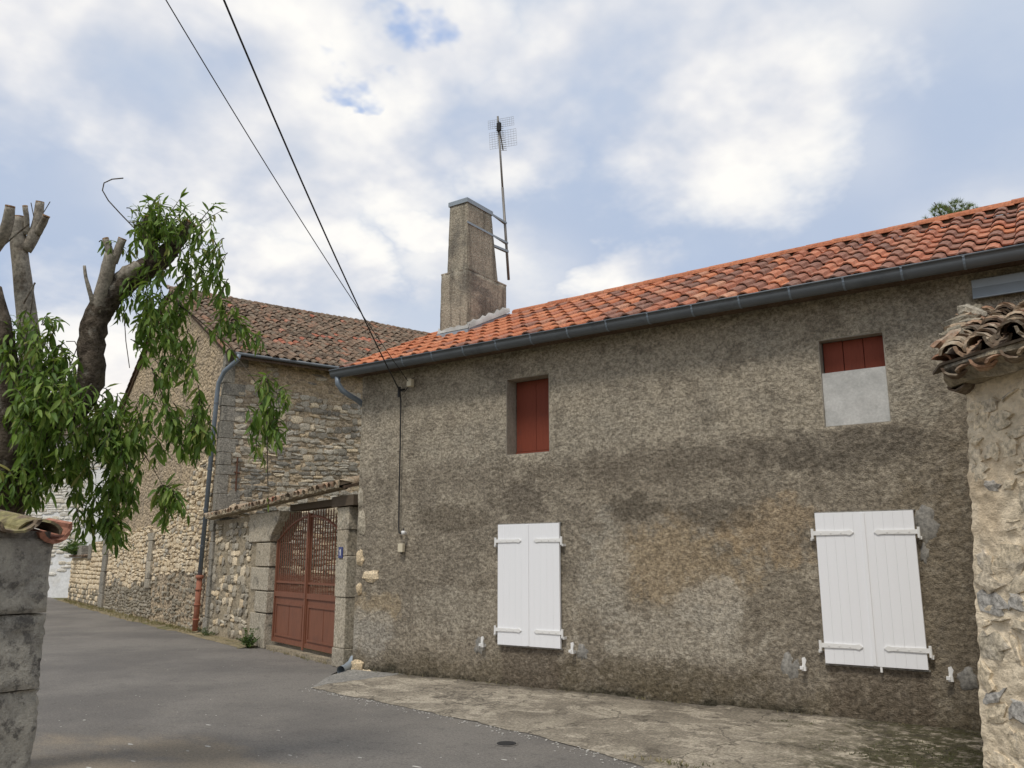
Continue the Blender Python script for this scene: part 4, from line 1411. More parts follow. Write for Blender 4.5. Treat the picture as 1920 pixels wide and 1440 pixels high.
# ================================================================== GATE
gate = thing('gate', 'rust-red double iron gate with arched top rail and sheet-metal lower panels', 'gate', BX, BR)
GX0, GX1, GY = 3.64, 6.64, .10
GM = (GX0 + GX1) / 2
def arch(x):
    t = abs(x - GM) / ((GX1 - GX0) / 2)
    return 2.34 - .42 * t ** 2.1
for side, (a, b) in enumerate(((GX0, GM - .012), (GM + .012, GX1))):
    lf = link('gate_leaf', None, gate)
    m = MB()
    top_a, top_b = arch(a) + .05, arch(b) + .05
    m.box(a, a + .05, GY - .03, GY + .03, .14, top_a)
    m.box(b - .05, b, GY - .03, GY + .03, .14, top_b)
    m.box(a + .05, b - .05, GY - .026, GY + .026, .14, .21)
    m.box(a + .05, b - .05, GY - .028, GY + .028, .94, 1.03)
    m.box(a + .05, b - .05, GY - .018, GY + .018, 1.18, 1.215)
    m.build('frame', 'gate', lf)
    m = MB()
    m.box(a + .05, b - .05, GY - .006, GY + .006, .21, .94)
    m.build('panel', 'gate', lf)
    m = MB()
    q0, q1 = a + .11, b - .11
    m.box(q0, q1, GY - .022, GY - .0065, .80, .835)
    m.box(q0, q0 + .03, GY - .022, GY - .0065, .25, .80)
    m.box(q1 - .03, q1, GY - .022, GY - .0065, .25, .80)
    m.box(q0 + .03, q1 - .03, GY - .022, GY - .0065, .25, .28)
    m.box((q0 + q1) / 2 - .006, (q0 + q1) / 2 + .006, GY - .012, GY - .0065, .28, .80)
    m.build('moulding', 'gate', lf)
    m = MB()
    path = [(x, GY, arch(x)) for x in np.linspace(a + .025, b - .025, 14)]
    m.tube(path, .024, 6)
    m.build('arched_rail', 'gate', lf)
    nb = 13
    for k in range(nb):
        x = a + .05 + (b - a - .10) * (k + .5) / nb
        tall = 2.42 - .02 * (k % 2) if True else 0
        m = MB()
        zt = min(arch(x) + (.22 if k % 2 else .30), 2.46)
        m.tube([(x, GY + .002, 1.03), (x, GY + .002, zt - .05), (x, GY + .002, zt)], [.011, .011, .002], 6)
        m.build('bar', 'gate', lf)
    for k in range(nb - 1):
        x = a + .05 + (b - a - .10) * (k + 1) / nb
        m = MB()
        m.tube([(x, GY + .002, 1.03), (x, GY + .002, 1.30), (x, GY + .002, 1.36)], [.007, .007, .002], 6)
        m.build('dog_bar', 'gate', lf)
m = MB()
m.box(GM - .035, GM + .035, GY - .045, GY - .031, .10, 2.40)
m.build('meeting_strip', 'gate', gate)
m = MB()
m.box(GX0, GX1, -.02, .30, -.02, .07)
o = m.build('threshold', 'barn_mortar')
o.location = BX
o.rotation_euler = (0, 0, BR)
tag(o, 'worn stone threshold under the rusty double gate', 'threshold')

# ================================================================== WALLS FURTHER DOWN THE STREET
fw = thing('garden_wall', 'far low golden stone garden wall beyond the barn gable', 'wall', BX, BR)
m = MB()
m.box(-14.4, -12.15, -.05, .35, -.1, 2.22)
m.box(-19.0, -14.42, -.02, .35, -.1, 1.66)
fcore = m.build('core', 'gold_mortar', fw)
rg = random.Random(29)
lay_stones(fcore, [s for s in coursed(-14.4, -12.2, .05, 2.2, (.12, .2), (.18, .4), rg)] + coursed(-18.9, -14.5, .05, 1.6, (.12, .2), (.18, .4), rg), lambda s: 'stone_gold' if s[1] > .6 or rg.random() < .4 else 'stone_foot',
           lambda u, v: ((u, -.055 if u > -14.42 else -.025, v), 0), rg, (.03, .05), 300)
for (x0, x1, z0, z1) in ((-12.15, -11.55, 0, .5), (-12.2, -11.6, .51, 1.2), (-12.12, -11.5, 1.21, 1.75), (-12.25, -11.6, 1.76, 2.4), (-14.9, -14.35, 1.62, 2.15), (-18.6, -16.4, 1.665, 2.12)):
    box_obj('block', 'ashlar_dark', fw, x0, x1, -.13, .3, z0, z1, bev=.02)
for k in range(14):
    place('coping_tile', old_t[k % 5], fw, (-18.8 + k * .30, -.14, 1.70 if k * .3 < .2 else 1.69), (.12, 0, rnd.uniform(-.1, .1)), (1.4, 1.3, 1))

wh = thing('white_house', 'pale whitewashed stone house closing the far end of the street', 'house', (-27.6, 10.7, 0), math.atan2(-.8, .6))
m = MB()
m.box(-7, 0, -7, 8, -.1, 7.1)
wcore = m.build('wall', 'whitewash', wh)
rg = random.Random(37)
def wmat(s):
    if s[0] > -.15 + .3 * rg.random() and s[1] < 5.5 or s[1] < .9 + rg.random():
        return None
    return 'white_stone' if rg.random() < .92 else None
lay_stones(wcore, coursed(-5.0, 4.0, .4, 7.0, (.13, .22), (.2, .5), rg, .02), wmat, lambda u, v: ((.005, u, v), math.pi / 2), rg, (.03, .05), 300,
           key=lambda s: s[2] * s[3] * (1 if s[0] > -2 else .1), stuff_name='far_stones')
m = MB()
m.prism([(.5, -7.3, 7.05), (-3.5, -7.3, 8.4), (-7.5, -7.3, 7.05)], (0, 15.6, 0))
m.build('roof', 'tile_old', wh)

# ================================================================== NEIGHBOUR ON THE RIGHT
K = Vector((8.50, -2.86, 0))
ANG = math.atan2(-.666, .746)
nb_ = thing('neighbour_building', 'sandy rubble-stone building with old barrel-tile roof at the right edge', 'building', K, ANG)
LN = 3.4
nwall = relief_wall('wall', 'sand_mortar', nb_, steps(-.03, LN, .022), steps(-.1, 2.74, .022),
                    lambda U, V, d: (U - .055 * (2.74 - V) * np.clip(1 - U / 1.5, 0, 1) - .006 * np.sin(V * 9 + 1) * np.clip(1 - U / .4, 0, 1), -d - .03 * (2.74 - V), V), amp=.055, seed=91, edge=False, wl=.07)
rg = random.Random(41)
def nmat(s):
    r = rg.random()
    return 'stone_right' if r < .66 else None
lay_stones(nwall, coursed(.0, 2.2, .05, 2.62, (.07, .19), (.07, .24), rg, .02), nmat, lambda u, v: ((u - .055 * (2.74 - v) * max(0, 1 - u / 1.5), -.006 - .03 * (2.74 - v), v), 0), rg, (.030, .046), 300, rough=.26, square=.86, tilt=.4)
# return wall towards the house (barn-style, in world axes under the same thing)
inv = (Matrix.Translation(K) @ Matrix.Rotation(ANG, 4, 'Z')).inverted()
m = MB()
w2l = lambda p: inv @ Vector(p)
pts = [w2l((8.37, -2.72, -.1)), w2l((8.47, .0, -.1)), w2l((8.52, .0, 3.85)), w2l((8.51, -2.80, 2.80))]
m.add(pts, [(0, 3, 2, 1)])
far = w2l((11.5, -5.5, -.1)), w2l((11.5, 0, -.1)), w2l((11.5, 0, 3.85)), w2l((11.5, -5.5, 2.8))
m.add(far, [(0, 1, 2, 3)])
m.build('return_wall', 'sand_mortar', nb_)

def n_eave(x):                             # eave follows the skewed wall
    return -3.02 - .893 * (x - 8.30)
def n_z(x, y):
    ye = n_eave(x)
    return 2.86 + (3.93 - 2.86) * (y - ye) / (0 - ye)
m = MB()
P, Fc = [], []
xs = np.linspace(8.34, 11.4, 12)
for x in xs:
    for j in range(7):
        y = (n_eave(x) + .16) * (1 - j / 6)
        P.append(w2l((x, y, n_z(x, y))))
for i in range(11):
    for j in range(6):
        a = i * 7 + j
        Fc.append((a, a + 7, a + 8, a + 1))
P2 = [p - Vector((0, 0, .03)) for p in P]
m.add(P, Fc)
m.add(P2, [f[::-1] for f in Fc])
m.add([P[i * 7] for i in range(12)] + [P2[i * 7] for i in range(12)], [(i, 12 + i, 13 + i, i + 1) for i in range(11)])
m.add(P[:7] + P2[:7], [(i + 1, 8 + i, 7 + i, i) for i in range(6)])
nroof = m.build('roof', 'roof_deck', nb_)
rb = random.Random(9)
n_t = [canal_tile('tile_pale', 400 + i, .080, .42, .017, .82, 6) for i in range(4)] + [canal_tile('tile_old', 410 + i, .080, .42, .017, .82, 6) for i in range(4)]
rot_inv = Matrix.Rotation(-ANG, 4, 'Z')
def n_tile(name, x, y, z, rx, ry, rz, me=None, sc=(1, 1, 1)):
    mx = inv @ Matrix.Translation((x, y, z)) @ Matrix.Rotation(rz, 4, 'Z') @ Matrix.Rotation(rx, 4, 'X') @ Matrix.Rotation(ry, 4, 'Y') @ Matrix.Diagonal((*sc, 1))
    o = link(name, me or rb.choice(n_t), nroof)
    o.matrix_local = mx
for c in range(13):
    x = 8.44 + c * .178
    ye = n_eave(x)
    sl = math.atan2(1.07, -ye)
    y = ye - .06
    while y < -.35:
        n_tile('roof_tile', x + rb.uniform(-.02, .02), y, n_z(x, y) + .03 + rb.uniform(0, .02), sl - .05, rb.uniform(-.06, .06), rb.uniform(-.07, .07))
        y += .235
    # channel tiles between, hollow side up
    y = ye - .10
    while y < -.4:
        n_tile('channel_tile', x + .089, y, n_z(x + .089, y) + .06, sl - .03, math.pi, rb.uniform(-.05, .05))
        y += .30
    # mortar and tile ends bedded under the eave
    n_tile('eave_tile', x + .0, n_eave(x + .0) - .035, 2.80, -.05, math.pi, .0, sc=(1.05, .7, .75))
    n_tile('eave_tile', x + .089, n_eave(x + .089) - .02, 2.755, -.05, 0, .0, sc=(1.05, .6, .6))
m = MB()
vs = []
for k in range(30):
    x = 8.36 + k * .1
    ye = n_eave(x)
    for (dy, z) in ((-.01, 2.845), (-.02, 2.81), (.07, 2.755), (.12, 2.71), (.30, 2.72)):
        vs.append(w2l((x + rb.uniform(-.02, .02), ye + dy + rb.uniform(-.012, .012), z + rb.uniform(-.012, .012))))
m.add(vs, [(k * 5 + a, k * 5 + a + 1, k * 5 + 6 + a, k * 5 + 5 + a) for k in range(29) for a in range(4)])
m.build('eave_mortar', 'barn_mortar', nroof)
m = MB()
m.prism([w2l((8.26, -2.80, 2.835)), w2l((8.34, -3.08, 2.835)), w2l((11.2, n_eave(11.2) - .06, 2.835)), w2l((11.2, n_eave(11.2) + .2, 2.835))], (0, 0, .016))
m.build('eave_board', 'wood', nroof)
for k in range(11):
    y = -2.7 + k * .24 + rb.uniform(-.05, .05)
    o = link('verge_stone', stones_of('stone_foot' if k % 3 else 'tile_pale', .25, .5)[k % 8], nroof)
    o.matrix_local = inv @ Matrix.Translation((8.36 + rb.uniform(-.02, .03), y, n_z(8.4, y) + .05 + rb.uniform(0, .05))) @ Matrix.Rotation(rb.uniform(-.6, .6), 4, 'Y') @ Matrix.Rotation(rb.uniform(-.4, .4), 4, 'X') @ Matrix.Diagonal((rb.uniform(.12, .24), .12, rb.uniform(.06, .13), 1))
n_tile('broken_tile', 8.36, -3.10, 2.85, .10, .5, -.35, n_t[5], (.9, .8, .8))
n_tile('broken_tile', 8.42, -2.98, 2.74, -.1, math.pi - .3, -.4, n_t[4], (1, .8, .8))

# ================================================================== NEAR WALL END ON THE LEFT
nw = thing('wall_end', 'weathered grey stone wall end with lichened tile coping at the left edge', 'wall')
rg = random.Random(2)
def rough_block(name, x0, x1, y0, y1, z0, z1, seed, parent):
    """ashlar block with chipped edges"""
    mb = MB()
    nx, nz = 34, 18
    r2 = random.Random(seed)
    V2 = []
    YY, ZZ = np.meshgrid(np.linspace(y0, y1, nx + 1), np.linspace(z0, z1, nz + 1))
    FB = .018 * (fbm(YY * 11, ZZ * 11, seed) - .5) - .014 * np.clip(fbm(YY * 24, ZZ * 24, seed + 3, 3) - .60, 0, 1) * 4
    for j in range(nz + 1):
        for i in range(nx + 1):
            y = y0 + (y1 - y0) * i / nx
            z = z0 + (z1 - z0) * j / nz
            e = min(i, nx - i, j, nz - j)
            d = .004 if e else -.006 + r2.uniform(-.008, .004)
            d += float(FB[j, i])
            if i == nx:
                y += r2.uniform(-.004, .002) + float(FB[j, i]) * .2
            V2.append((x1 + d, y, z))
    Fq = [(j * (nx + 1) + i, j * (nx + 1) + i + 1, (j + 1) * (nx + 1) + i + 1, (j + 1) * (nx + 1) + i) for j in range(nz) for i in range(nx)]
    mb.add(V2, Fq)
    # far end and top
    o = len(V2)
    endc = [V2[j * (nx + 1) + nx] for j in range(nz + 1)]
    back = [(x0, p[1], p[2]) for p in endc]
    mb.add(endc + back, [(j, nz + 1 + j, nz + 2 + j, j + 1) for j in range(nz)])
    topc = [V2[nz * (nx + 1) + i] for i in range(nx + 1)]
    tb = [(x0, p[1], p[2]) for p in topc]
    mb.add(topc + tb, [(i, i + 1, nx + 2 + i, nx + 1 + i) for i in range(nx)])
    botc = [V2[i] for i in range(nx + 1)]
    bb = [(x0, p[1], p[2]) for p in botc]
    mb.add(botc + bb, [(i + 1, i, nx + 1 + i, nx + 2 + i) for i in range(nx)])
    return mb.build(name, 'pier', parent, True)
zs = [-.1, .33, .70, 1.065, 1.375, 1.69]
for k in range(5):
    off = .02 * (4 - k) * .9
    yb = -7.12 + (.0, .02, .03, .015, .0)[k]
    cut = -8.05 if k % 2 else -7.75
    rough_block('block', 4.86, 5.33 - off, cut + .003, yb, zs[k] + .003, zs[k + 1] - .003, 50 + k, nw)
    rough_block('block', 4.86, 5.33 - off, cut - 1.4, cut - .006, zs[k] + .006, zs[k + 1] - .006, 60 + k, nw)
c_t = [canal_tile('tile_moss', 500 + i, .10, .46, .017, .85, 8, .6) for i in range(3)] + [canal_tile('tile_old', 510 + i, .10, .46, .017, .85, 8, .6) for i in range(2)]
rb = random.Random(14)
for k in range(8):
    y = -7.20 - k * .235
    o = place('coping_tile', c_t[k % 5], nw, (5.4, y, 1.775))
    o.matrix_local = Matrix.Translation((5.38 + rb.uniform(-.03, .03), y, 1.71)) @ Matrix.Rotation(math.pi / 2 + rb.uniform(-.1, .1), 4, 'Z') @ Matrix.Rotation(.16, 4, 'X') @ Matrix.Rotation(rb.uniform(-.1, .1), 4, 'Y')
    o = link('channel_tile', c_t[(k + 2) % 5], nw)
    o.matrix_local = Matrix.Translation((5.38 + rb.uniform(-.02, .02), y - .118, 1.765)) @ Matrix.Rotation(math.pi / 2 + rb.uniform(-.06, .06), 4, 'Z') @ Matrix.Rotation(.14, 4, 'X') @ Matrix.Rotation(math.pi, 4, 'Y')

o = link('broken_tile', canal_tile('tile_mix', 530, .070, .26, .017, .85, 8), nw)
o.matrix_local = Matrix.Translation((5.36, -7.135, 1.735)) @ Matrix.Rotation(math.pi / 2 - .12, 4, 'Z') @ Matrix.Rotation(.12, 4, 'X') @ Matrix.Rotation(math.pi - .35, 4, 'Y')
m = MB()
m.prism([(5.31, -9.4, 1.685), (5.31, -7.13, 1.685), (4.9, -7.13, 1.685), (4.9, -9.4, 1.685)], (0, 0, .035))
m.build('mortar_bed', 'grey_mortar', nw)

# ================================================================== PEACH TREE
TD = 6.2
KM = TD / F_PX
tree_base = at(-40, 1380, TD)
tree_base.z = 0
tree = thing('peach_tree', 'hard-pruned fruit tree with drooping narrow green leaves behind the near wall', 'tree', tree_base)
tr = random.Random(77)
def T(u, v, dd=0.0):
    return at(u, v, TD + dd) - tree_base
def limb(mb, pts, mi=0, seg=10, wob=.09, sub=3):
    """pts: (u, v, radius px, depth shift)"""
    P_, R_ = [], []
    for i in range(len(pts) - 1):
        for k in range(sub):
            t = k / sub
            p0, p1 = pts[max(i - 1, 0)], pts[i]
            p2, p3 = pts[i + 1], pts[min(i + 2, len(pts) - 1)]
            q = [.5 * ((2 * p1[j]) + (p2[j] - p0[j]) * t + (2 * p0[j] - 5 * p1[j] + 4 * p2[j] - p3[j]) * t * t + (3 * p1[j] - p0[j] - 3 * p2[j] + p3[j]) * t ** 3) for j in range(4)]
            P_.append(T(q[0], q[1], q[3]))
            R_.append(max(q[2], .5) * KM)
    q = pts[-1]
    P_.append(T(q[0], q[1], q[3]))
    R_.append(q[2] * KM)
    mb.tube(P_, R_, seg, True, mi, wob, tr)
tm = MB()
base = [(-60, 1400, 62, .1), (-45, 1200, 55, .1), (-25, 1030, 50, .05), (0, 920, 47, 0)]
limb(tm, base + [(35, 845, 40, 0), (95, 785, 33, 0), (145, 752, 28, 0), (170, 705, 25, 0), (171, 655, 23, 0), (180, 600, 23, .02), (207, 555, 22, .04), (247, 522, 20, .05), (292, 492, 19, .08), (322, 467, 17, .1)], 0, 18, .13, 5)
limb(tm, [(315, 475, 17, .1), (335, 447, 15, .1), (357, 418, 13, .1)], 0, 10, .1)
limb(tm, [(287, 490, 14, .08), (282, 450, 13, .05), (278, 408, 12, .03)], 0, 10, .1)
limb(tm, [(5, 910, 36, -.05), (15, 800, 24, -.1), (18, 700, 17, -.15), (8, 620, 14, -.2), (-12, 540, 13, -.2)], 0, 10, .08)
limb(tm, [(10, 900, 34, .1), (45, 780, 24, .15), (58, 690, 20, .18), (52, 610, 19, .2), (42, 520, 16, .2), (35, 455, 15, .2), (31, 408, 13, .2)], 1, 12, .05)
limb(tm, [(48, 470, 10, .2), (64, 440, 11, .22), (71, 410, 9, .24), (75, 380, 8, .25)], 1, 9, .06)
limb(tm, [(68, 438, 9, .22), (80, 420, 7, .2), (86, 406, 7, .18)], 1, 8, .06)
limb(tm, [(50, 440, 6, .2), (50, 412, 5, .18), (47, 388, 5, .17)], 1, 8, .06)
limb(tm, [(-20, 480, 10, .05), (4, 445, 11, .02), (14, 418, 10, 0), (19, 388, 9, -.02)], 1, 9, .06)
limb(tm, [(182, 585, 16, 0), (193, 545, 14, -.02), (203, 500, 12, -.03), (208, 476, 11, -.03)], 1, 10, .05)
limb(tm, [(207, 480, 7, -.03), (204, 465, 7, -.04), (198, 449, 6, -.04)], 1, 8, .08)
limb(tm, [(212, 492, 9, -.02), (221, 470, 8, 0), (229, 449, 8, .02)], 1, 8, .06)
limb(tm, [(176, 575, 5, -.05), (168, 545, 4, -.07), (161, 520, 3.2, -.08), (158, 498, 2.6, -.08)], 1, 6, .08)
limb(tm, [(222, 528, 13, .05), (240, 512, 15, .0), (258, 502, 13, .02), (268, 498, 8, .04)], 1, 8, .14)
trunk = tm.build('trunk', ['bark_dark', 'bark_grey'], tree, True)
# fresh saw cuts on the stubs
for (u, v, dd, r_, tu, tv) in ((31, 407, .2, 12.5, -4, -40), (75, 379, .25, 7.6, 4, -30), (87, 405, .18, 6.6, 6, -14), (19, 387, -.02, 8.6, 5, -30), (198, 448, -.04, 5.8, -6, -16), (229.5, 448, .02, 7.6, 8, -20), (358, 417, .1, 12.3, 22, -29), (278, 407, .03, 11.3, -4, -40), (47, 387, .17, 4.8, -3, -24)):
    m = MB()
    c = T(u, v, dd)
    t = (T(u + tu, v + tv, dd) - c).normalized()
    m.tube([c - t * .004, c + t * .006], r_ * KM, 12)
    m.build('saw_cut', 'cut_wood', trunk)
# bare twigs
wm = MB()
for pts, r_ in (([(252, 428), (225, 400), (203, 376), (192, 357), (195, 343), (210, 336), (231, 334)], 1.0), ([(48, 640), (55, 600), (60, 570), (64, 530)], .9), ([(44, 570), (52, 555), (66, 530)], 1.3), ([(-5, 470), (30, 440), (55, 420)], 1.2),
                ([(150, 660), (140, 640), (124, 640)], .8), ([(130, 690), (145, 650)], .8), ([(232, 580), (236, 640), (243, 690)], .7), ([(395, 430), (405, 460), (402, 480)], .7), ([(63, 405), (58, 380)], .7), ([(82, 398), (94, 378)], .7)):
    wm.tube([T(u, v, .05) for u, v in pts], r_ * KM * 1.2, 5)
wm.build('bare_twigs', 'bark_dark', trunk)

# leaves: narrow, folded along the midrib, tip drooping
def leaf_mesh(seed, length=.13, width=.024):
    r2 = random.Random(seed)
    bend, fold = r2.uniform(.25, .95), r2.uniform(.15, .45)
    st = [(0, .10), (.14, .55), (.38, 1.0), (.66, .82), (.88, .38), (1, .02)]
    vs, fs = [], []
    for s, w in st:
        a = bend * s
        x = length * s * math.cos(a * .5)
        z = -length * s * math.sin(a * .5) * 1.2
        hw = width / 2 * w
        wv = .003 * math.sin(s * 9 + seed)
        vs += [(x, -hw, z + hw * fold + wv), (x, 0, z), (x, hw, z + hw * fold - wv)]
    for i in range(len(st) - 1):
        a = i * 3
        fs += [(a, a + 1, a + 4, a + 3), (a + 1, a + 2, a + 5, a + 4)]
    mb = MB()
    mb.add(vs, fs)
    return mb.mesh('leaf', 'leaf', True)
leaves = [leaf_mesh(i, .105 + .012 * (i % 4), .027 + .003 * (i % 3)) for i in range(6)]
leaf_list = []
shoots = MB()
def add_leaf(p, dirv, size):
    dirv = dirv.normalized()
    x = dirv
    up = Vector((0, 0, 1)) + Vector((tr.uniform(-.6, .6), tr.uniform(-.6, .6), 0))
    y = up.cross(x)
    if y.length < .05:
        y = Vector((0, 1, 0)).cross(x)
    y.normalize()
    z = x.cross(y)
    mx = Matrix(((x.x, y.x, z.x, p.x), (x.y, y.y, z.y, p.y), (x.z, y.z, z.z, p.z), (0, 0, 0, 1))) @ Matrix.Scale(size, 4)
    leaf_list.append((size * tr.uniform(.8, 1.2), mx, tr.choice(leaves)))
def shoot(u0, v0, u1, v1, d0=0.0, d1=0.0, arch_=0.0, leafy=.0, step=.020, size=1.0, r0=1.2):
    """a twig from one point to another; leaves start at the fraction leafy"""
    a, b = T(u0, v0, d0), T(u1, v1, d1)
    n = 10
    pts = []
    for i in range(n + 1):
        s = i / n
        pts.append(a.lerp(b, s) + Vector((0, 0, arch_ * 4 * s * (1 - s))))
    shoots.tube(pts, [KM * r0 * (1.15 - .8 * i / n) for i in range(n + 1)], 5)
    L = sum((pts[i + 1] - pts[i]).length for i in range(n))
    k, s = 0, leafy
    while s < 1.0:
        j = min(int(s * n), n - 1)
        p = pts[j].lerp(pts[j + 1], s * n - j)
        t = (pts[j + 1] - pts[j]).normalized()
        ang = k * 2.4 + tr.uniform(-.4, .4)
        o1 = t.orthogonal().normalized()
        o2 = t.cross(o1)
        out = o1 * math.cos(ang) + o2 * math.sin(ang)
        d = t * tr.uniform(.3, .9) + out * tr.uniform(.7, 1.2) + Vector((0, 0, -tr.uniform(-.1, .75)))
        add_leaf(p, d, size * tr.uniform(.5, 1.15))
        s += step / max(L, .05) * tr.uniform(.7, 1.3)
        k += 1
    for _ in range(3):
        add_leaf(pts[-1], (pts[-1] - pts[-2]).normalized() + Vector((tr.uniform(-.4, .4), tr.uniform(-.4, .4), tr.uniform(-.7, .1))), size * tr.uniform(.6, .95))
def cluster(u, v, ru, rv, n, rd=.22, size=1.0, droop=60, src=None, step=.020, d0=0.0):
    for _ in range(int(n * .86 + .5)):
        a = tr.uniform(0, 2 * math.pi)
        q = math.sqrt(tr.random())
        uu, vv = u + ru * q * math.cos(a), v + rv * q * math.sin(a)
        dd = d0 + tr.uniform(-rd, rd)
        su, sv = src if src else (uu + tr.uniform(-25, 25), vv - droop * tr.uniform(.5, 1.0))
        if src:
            k = tr.uniform(.55, .8)
            su, sv = su + (uu - su) * (1 - k), sv + (vv - sv) * (1 - k)
        shoot(su, sv, uu, vv, d0 + (dd - d0) * .4, dd, .03, .15, step, size, .9)
# crown top, shoots growing upward from the cut head
for (u1, v1) in ((262, 392), (278, 372), (292, 366), (305, 378), (320, 392), (338, 366), (345, 385), (262, 410), (300, 400), (318, 415), (285, 390), (252, 425), (333, 410), (272, 425)):
    shoot(tr.uniform(275, 310), tr.uniform(430, 465), u1, v1 + 6, .02, tr.uniform(-.15, .15), .0, .1, .019, .85)
for (u1, v1) in ((402, 383), (412, 397), (392, 395)):
    shoot(365, 430, u1, v1, .08, .05, .01, .35, .026, .75)
cluster(300, 425, 52, 42, 24, .2, .85, 25)
cluster(290, 440, 45, 35, 16, .1, .85, 25, d0=-.18)
cluster(345, 450, 35, 30, 9, .1, .8, 25, d0=-.12)
cluster(375, 455, 30, 40, 9, .15, .85, 30)
cluster(395, 520, 32, 55, 15, .15, .9, 45)
cluster(405, 590, 22, 45, 11, .15, .9, 45)
cluster(340, 530, 45, 40, 13, .18, .95, 40)
cluster(295, 600, 55, 60, 34, .25, 1.0, 50)
cluster(310, 670, 50, 40, 17, .2, 1.0, 60)
cluster(250, 575, 28, 40, 9, .2, .95, 40)
# branch arching right, with its three hanging tufts
shoot(318, 560, 432, 655, .05, -.1, .02, .55, .03, .85, 1.6)
shoot(432, 650, 500, 742, -.1, -.1, -.01, .75, .022, .9, 1.2)
cluster(455, 622, 32, 26, 12, .12, .85, 25, (425, 590))
cluster(478, 645, 18, 12, 4, .1, .8, 15)
cluster(510, 735, 26, 30, 12, .12, .9, 30, (500, 700))
cluster(540, 760, 22, 22, 6, .1, .85, 20, (515, 722))
cluster(496, 815, 30, 48, 26, .12, .95, 35)
shoot(500, 790, 503, 945, -.1, -.08, 0, .1, .2, .5, 1.2)
# hanging middle sprays
shoot(285, 690, 345, 850, 0, -.1, .0, .3, .022, 1.0, 1.2)
cluster(330, 720, 38, 34, 12, .2, 1.0, 50)
cluster(345, 800, 42, 42, 22, .2, 1.0, 55)
cluster(370, 835, 24, 28, 9, .15, 1.0, 50)
cluster(292, 815, 30, 45, 13, .2, 1.0, 55)
shoot(255, 830, 305, 910, 0, 0, .01, .85, .03, 1.0, 1.3)
cluster(312, 950, 27, 30, 20, .12, 1.0, 40, (308, 905))
shoot(330, 930, 352, 965, 0, 0, .0, .2, .03, 1.0)
# lower left mass
cluster(235, 860, 45, 55, 32, .25, 1.0, 60)
cluster(185, 830, 55, 55, 34, .3, 1.0, 60)
cluster(215, 945, 35, 40, 22, .2, 1.0, 55)
cluster(212, 1000, 28, 25, 16, .15, 1.0, 45)
cluster(165, 990, 20, 35, 9, .15, 1.0, 50)
cluster(60, 870, 75, 60, 60, .35, 1.0, 60)
cluster(50, 930, 60, 25, 22, .3, 1.0, 50)
cluster(90, 760, 70, 45, 26, .35, 1.0, 50, d0=-.25)
cluster(45, 700, 60, 60, 40, .35, 1.0, 50, d0=-.15)
cluster(100, 690, 35, 40, 14, .25, .95, 40, d0=-.1)
cluster(30, 640, 40, 40, 18, .3, .9, 40)
cluster(105, 605, 16, 20, 6, .15, .85, 25, (70, 610))
cluster(215, 780, 40, 30, 12, .2, .95, 40)
cluster(70, 800, 85, 50, 34, .25, 1.0, 45, d0=-.35)
cluster(120, 720, 30, 40, 10, .2, .9, 40, d0=-.3)
cluster(275, 520, 30, 25, 8, .15, .85, 30, d0=-.1)
cluster(240, 480, 14, 16, 4, .1, .7, 15)
cluster(200, 470, 10, 14, 3, .1, .6, 12)
cluster(150, 895, 45, 40, 20, .25, 1.0, 50)
leaf_list.sort(key=lambda a: -a[0])
shoots.build('shoots', 'bark_dark', tree, True)['kind'] = 'stuff'
crown_cut = leaf_list[:300]
mb = MB()
for _, mx, me in leaf_list[300:]:
    mb.add([mx @ v.co for v in me.vertices], [tuple(p.vertices) for p in me.polygons])
crown = mb.build('crown', 'leaf', tree, True)
crown['kind'] = 'stuff'
for _, mx, me in crown_cut:
    o = link('leaf', me, tree)
    o.matrix_local = mx

# ================================================================== PINE BEHIND THE HOUSE
pb = at(1782, 430, 27)
pb.z = 0
pine = thing('pine_tree', 'bushy green pine top showing above the orange roof ridge', 'tree', pb)
pr = random.Random(6)
ctr = at(1783, 405, 27) - pb
m = MB()
m.tube([(0, 0, 0), (.1, 0, 6), (ctr.x, ctr.y, ctr.z - .4), (ctr.x, ctr.y, ctr.z + .35)], [.22, .17, .07, .02], 8)
for k in range(14):
    a = pr.uniform(0, 6.28)
    e = ctr + Vector((math.cos(a) * pr.uniform(.3, .75), math.sin(a) * pr.uniform(.3, .75), pr.uniform(-.3, .4)))
    m.tube([ctr + Vector((0, 0, -.6)), e], [.03, .012], 5)
m.build('trunk', 'bark_dark', pine, True)
mb = MB()
for k in range(150):
    a, b = pr.uniform(0, 6.28), pr.uniform(-.45, 1.35)
    rr = .82 * pr.random() ** .4
    c = ctr + Vector((math.cos(a) * math.cos(b) * rr * .95, math.sin(a) * math.cos(b) * rr * .95, -.12 + math.sin(b) * rr * .68))
    ax = (c - ctr + Vector((0, 0, .5))).normalized()
    for q in range(34):
        d = (ax * pr.uniform(.2, 1.0) + Vector((pr.uniform(-1, 1), pr.uniform(-1, 1), pr.uniform(-.7, 1)))).normalized()
        s = d.orthogonal().normalized() * .007
        e = c + d * pr.uniform(.12, .22)
        mb.add([c - s, c + s, e], [(0, 1, 2)])
o = mb.build('crown', 'needle', pine)
o['kind'] = 'stuff'

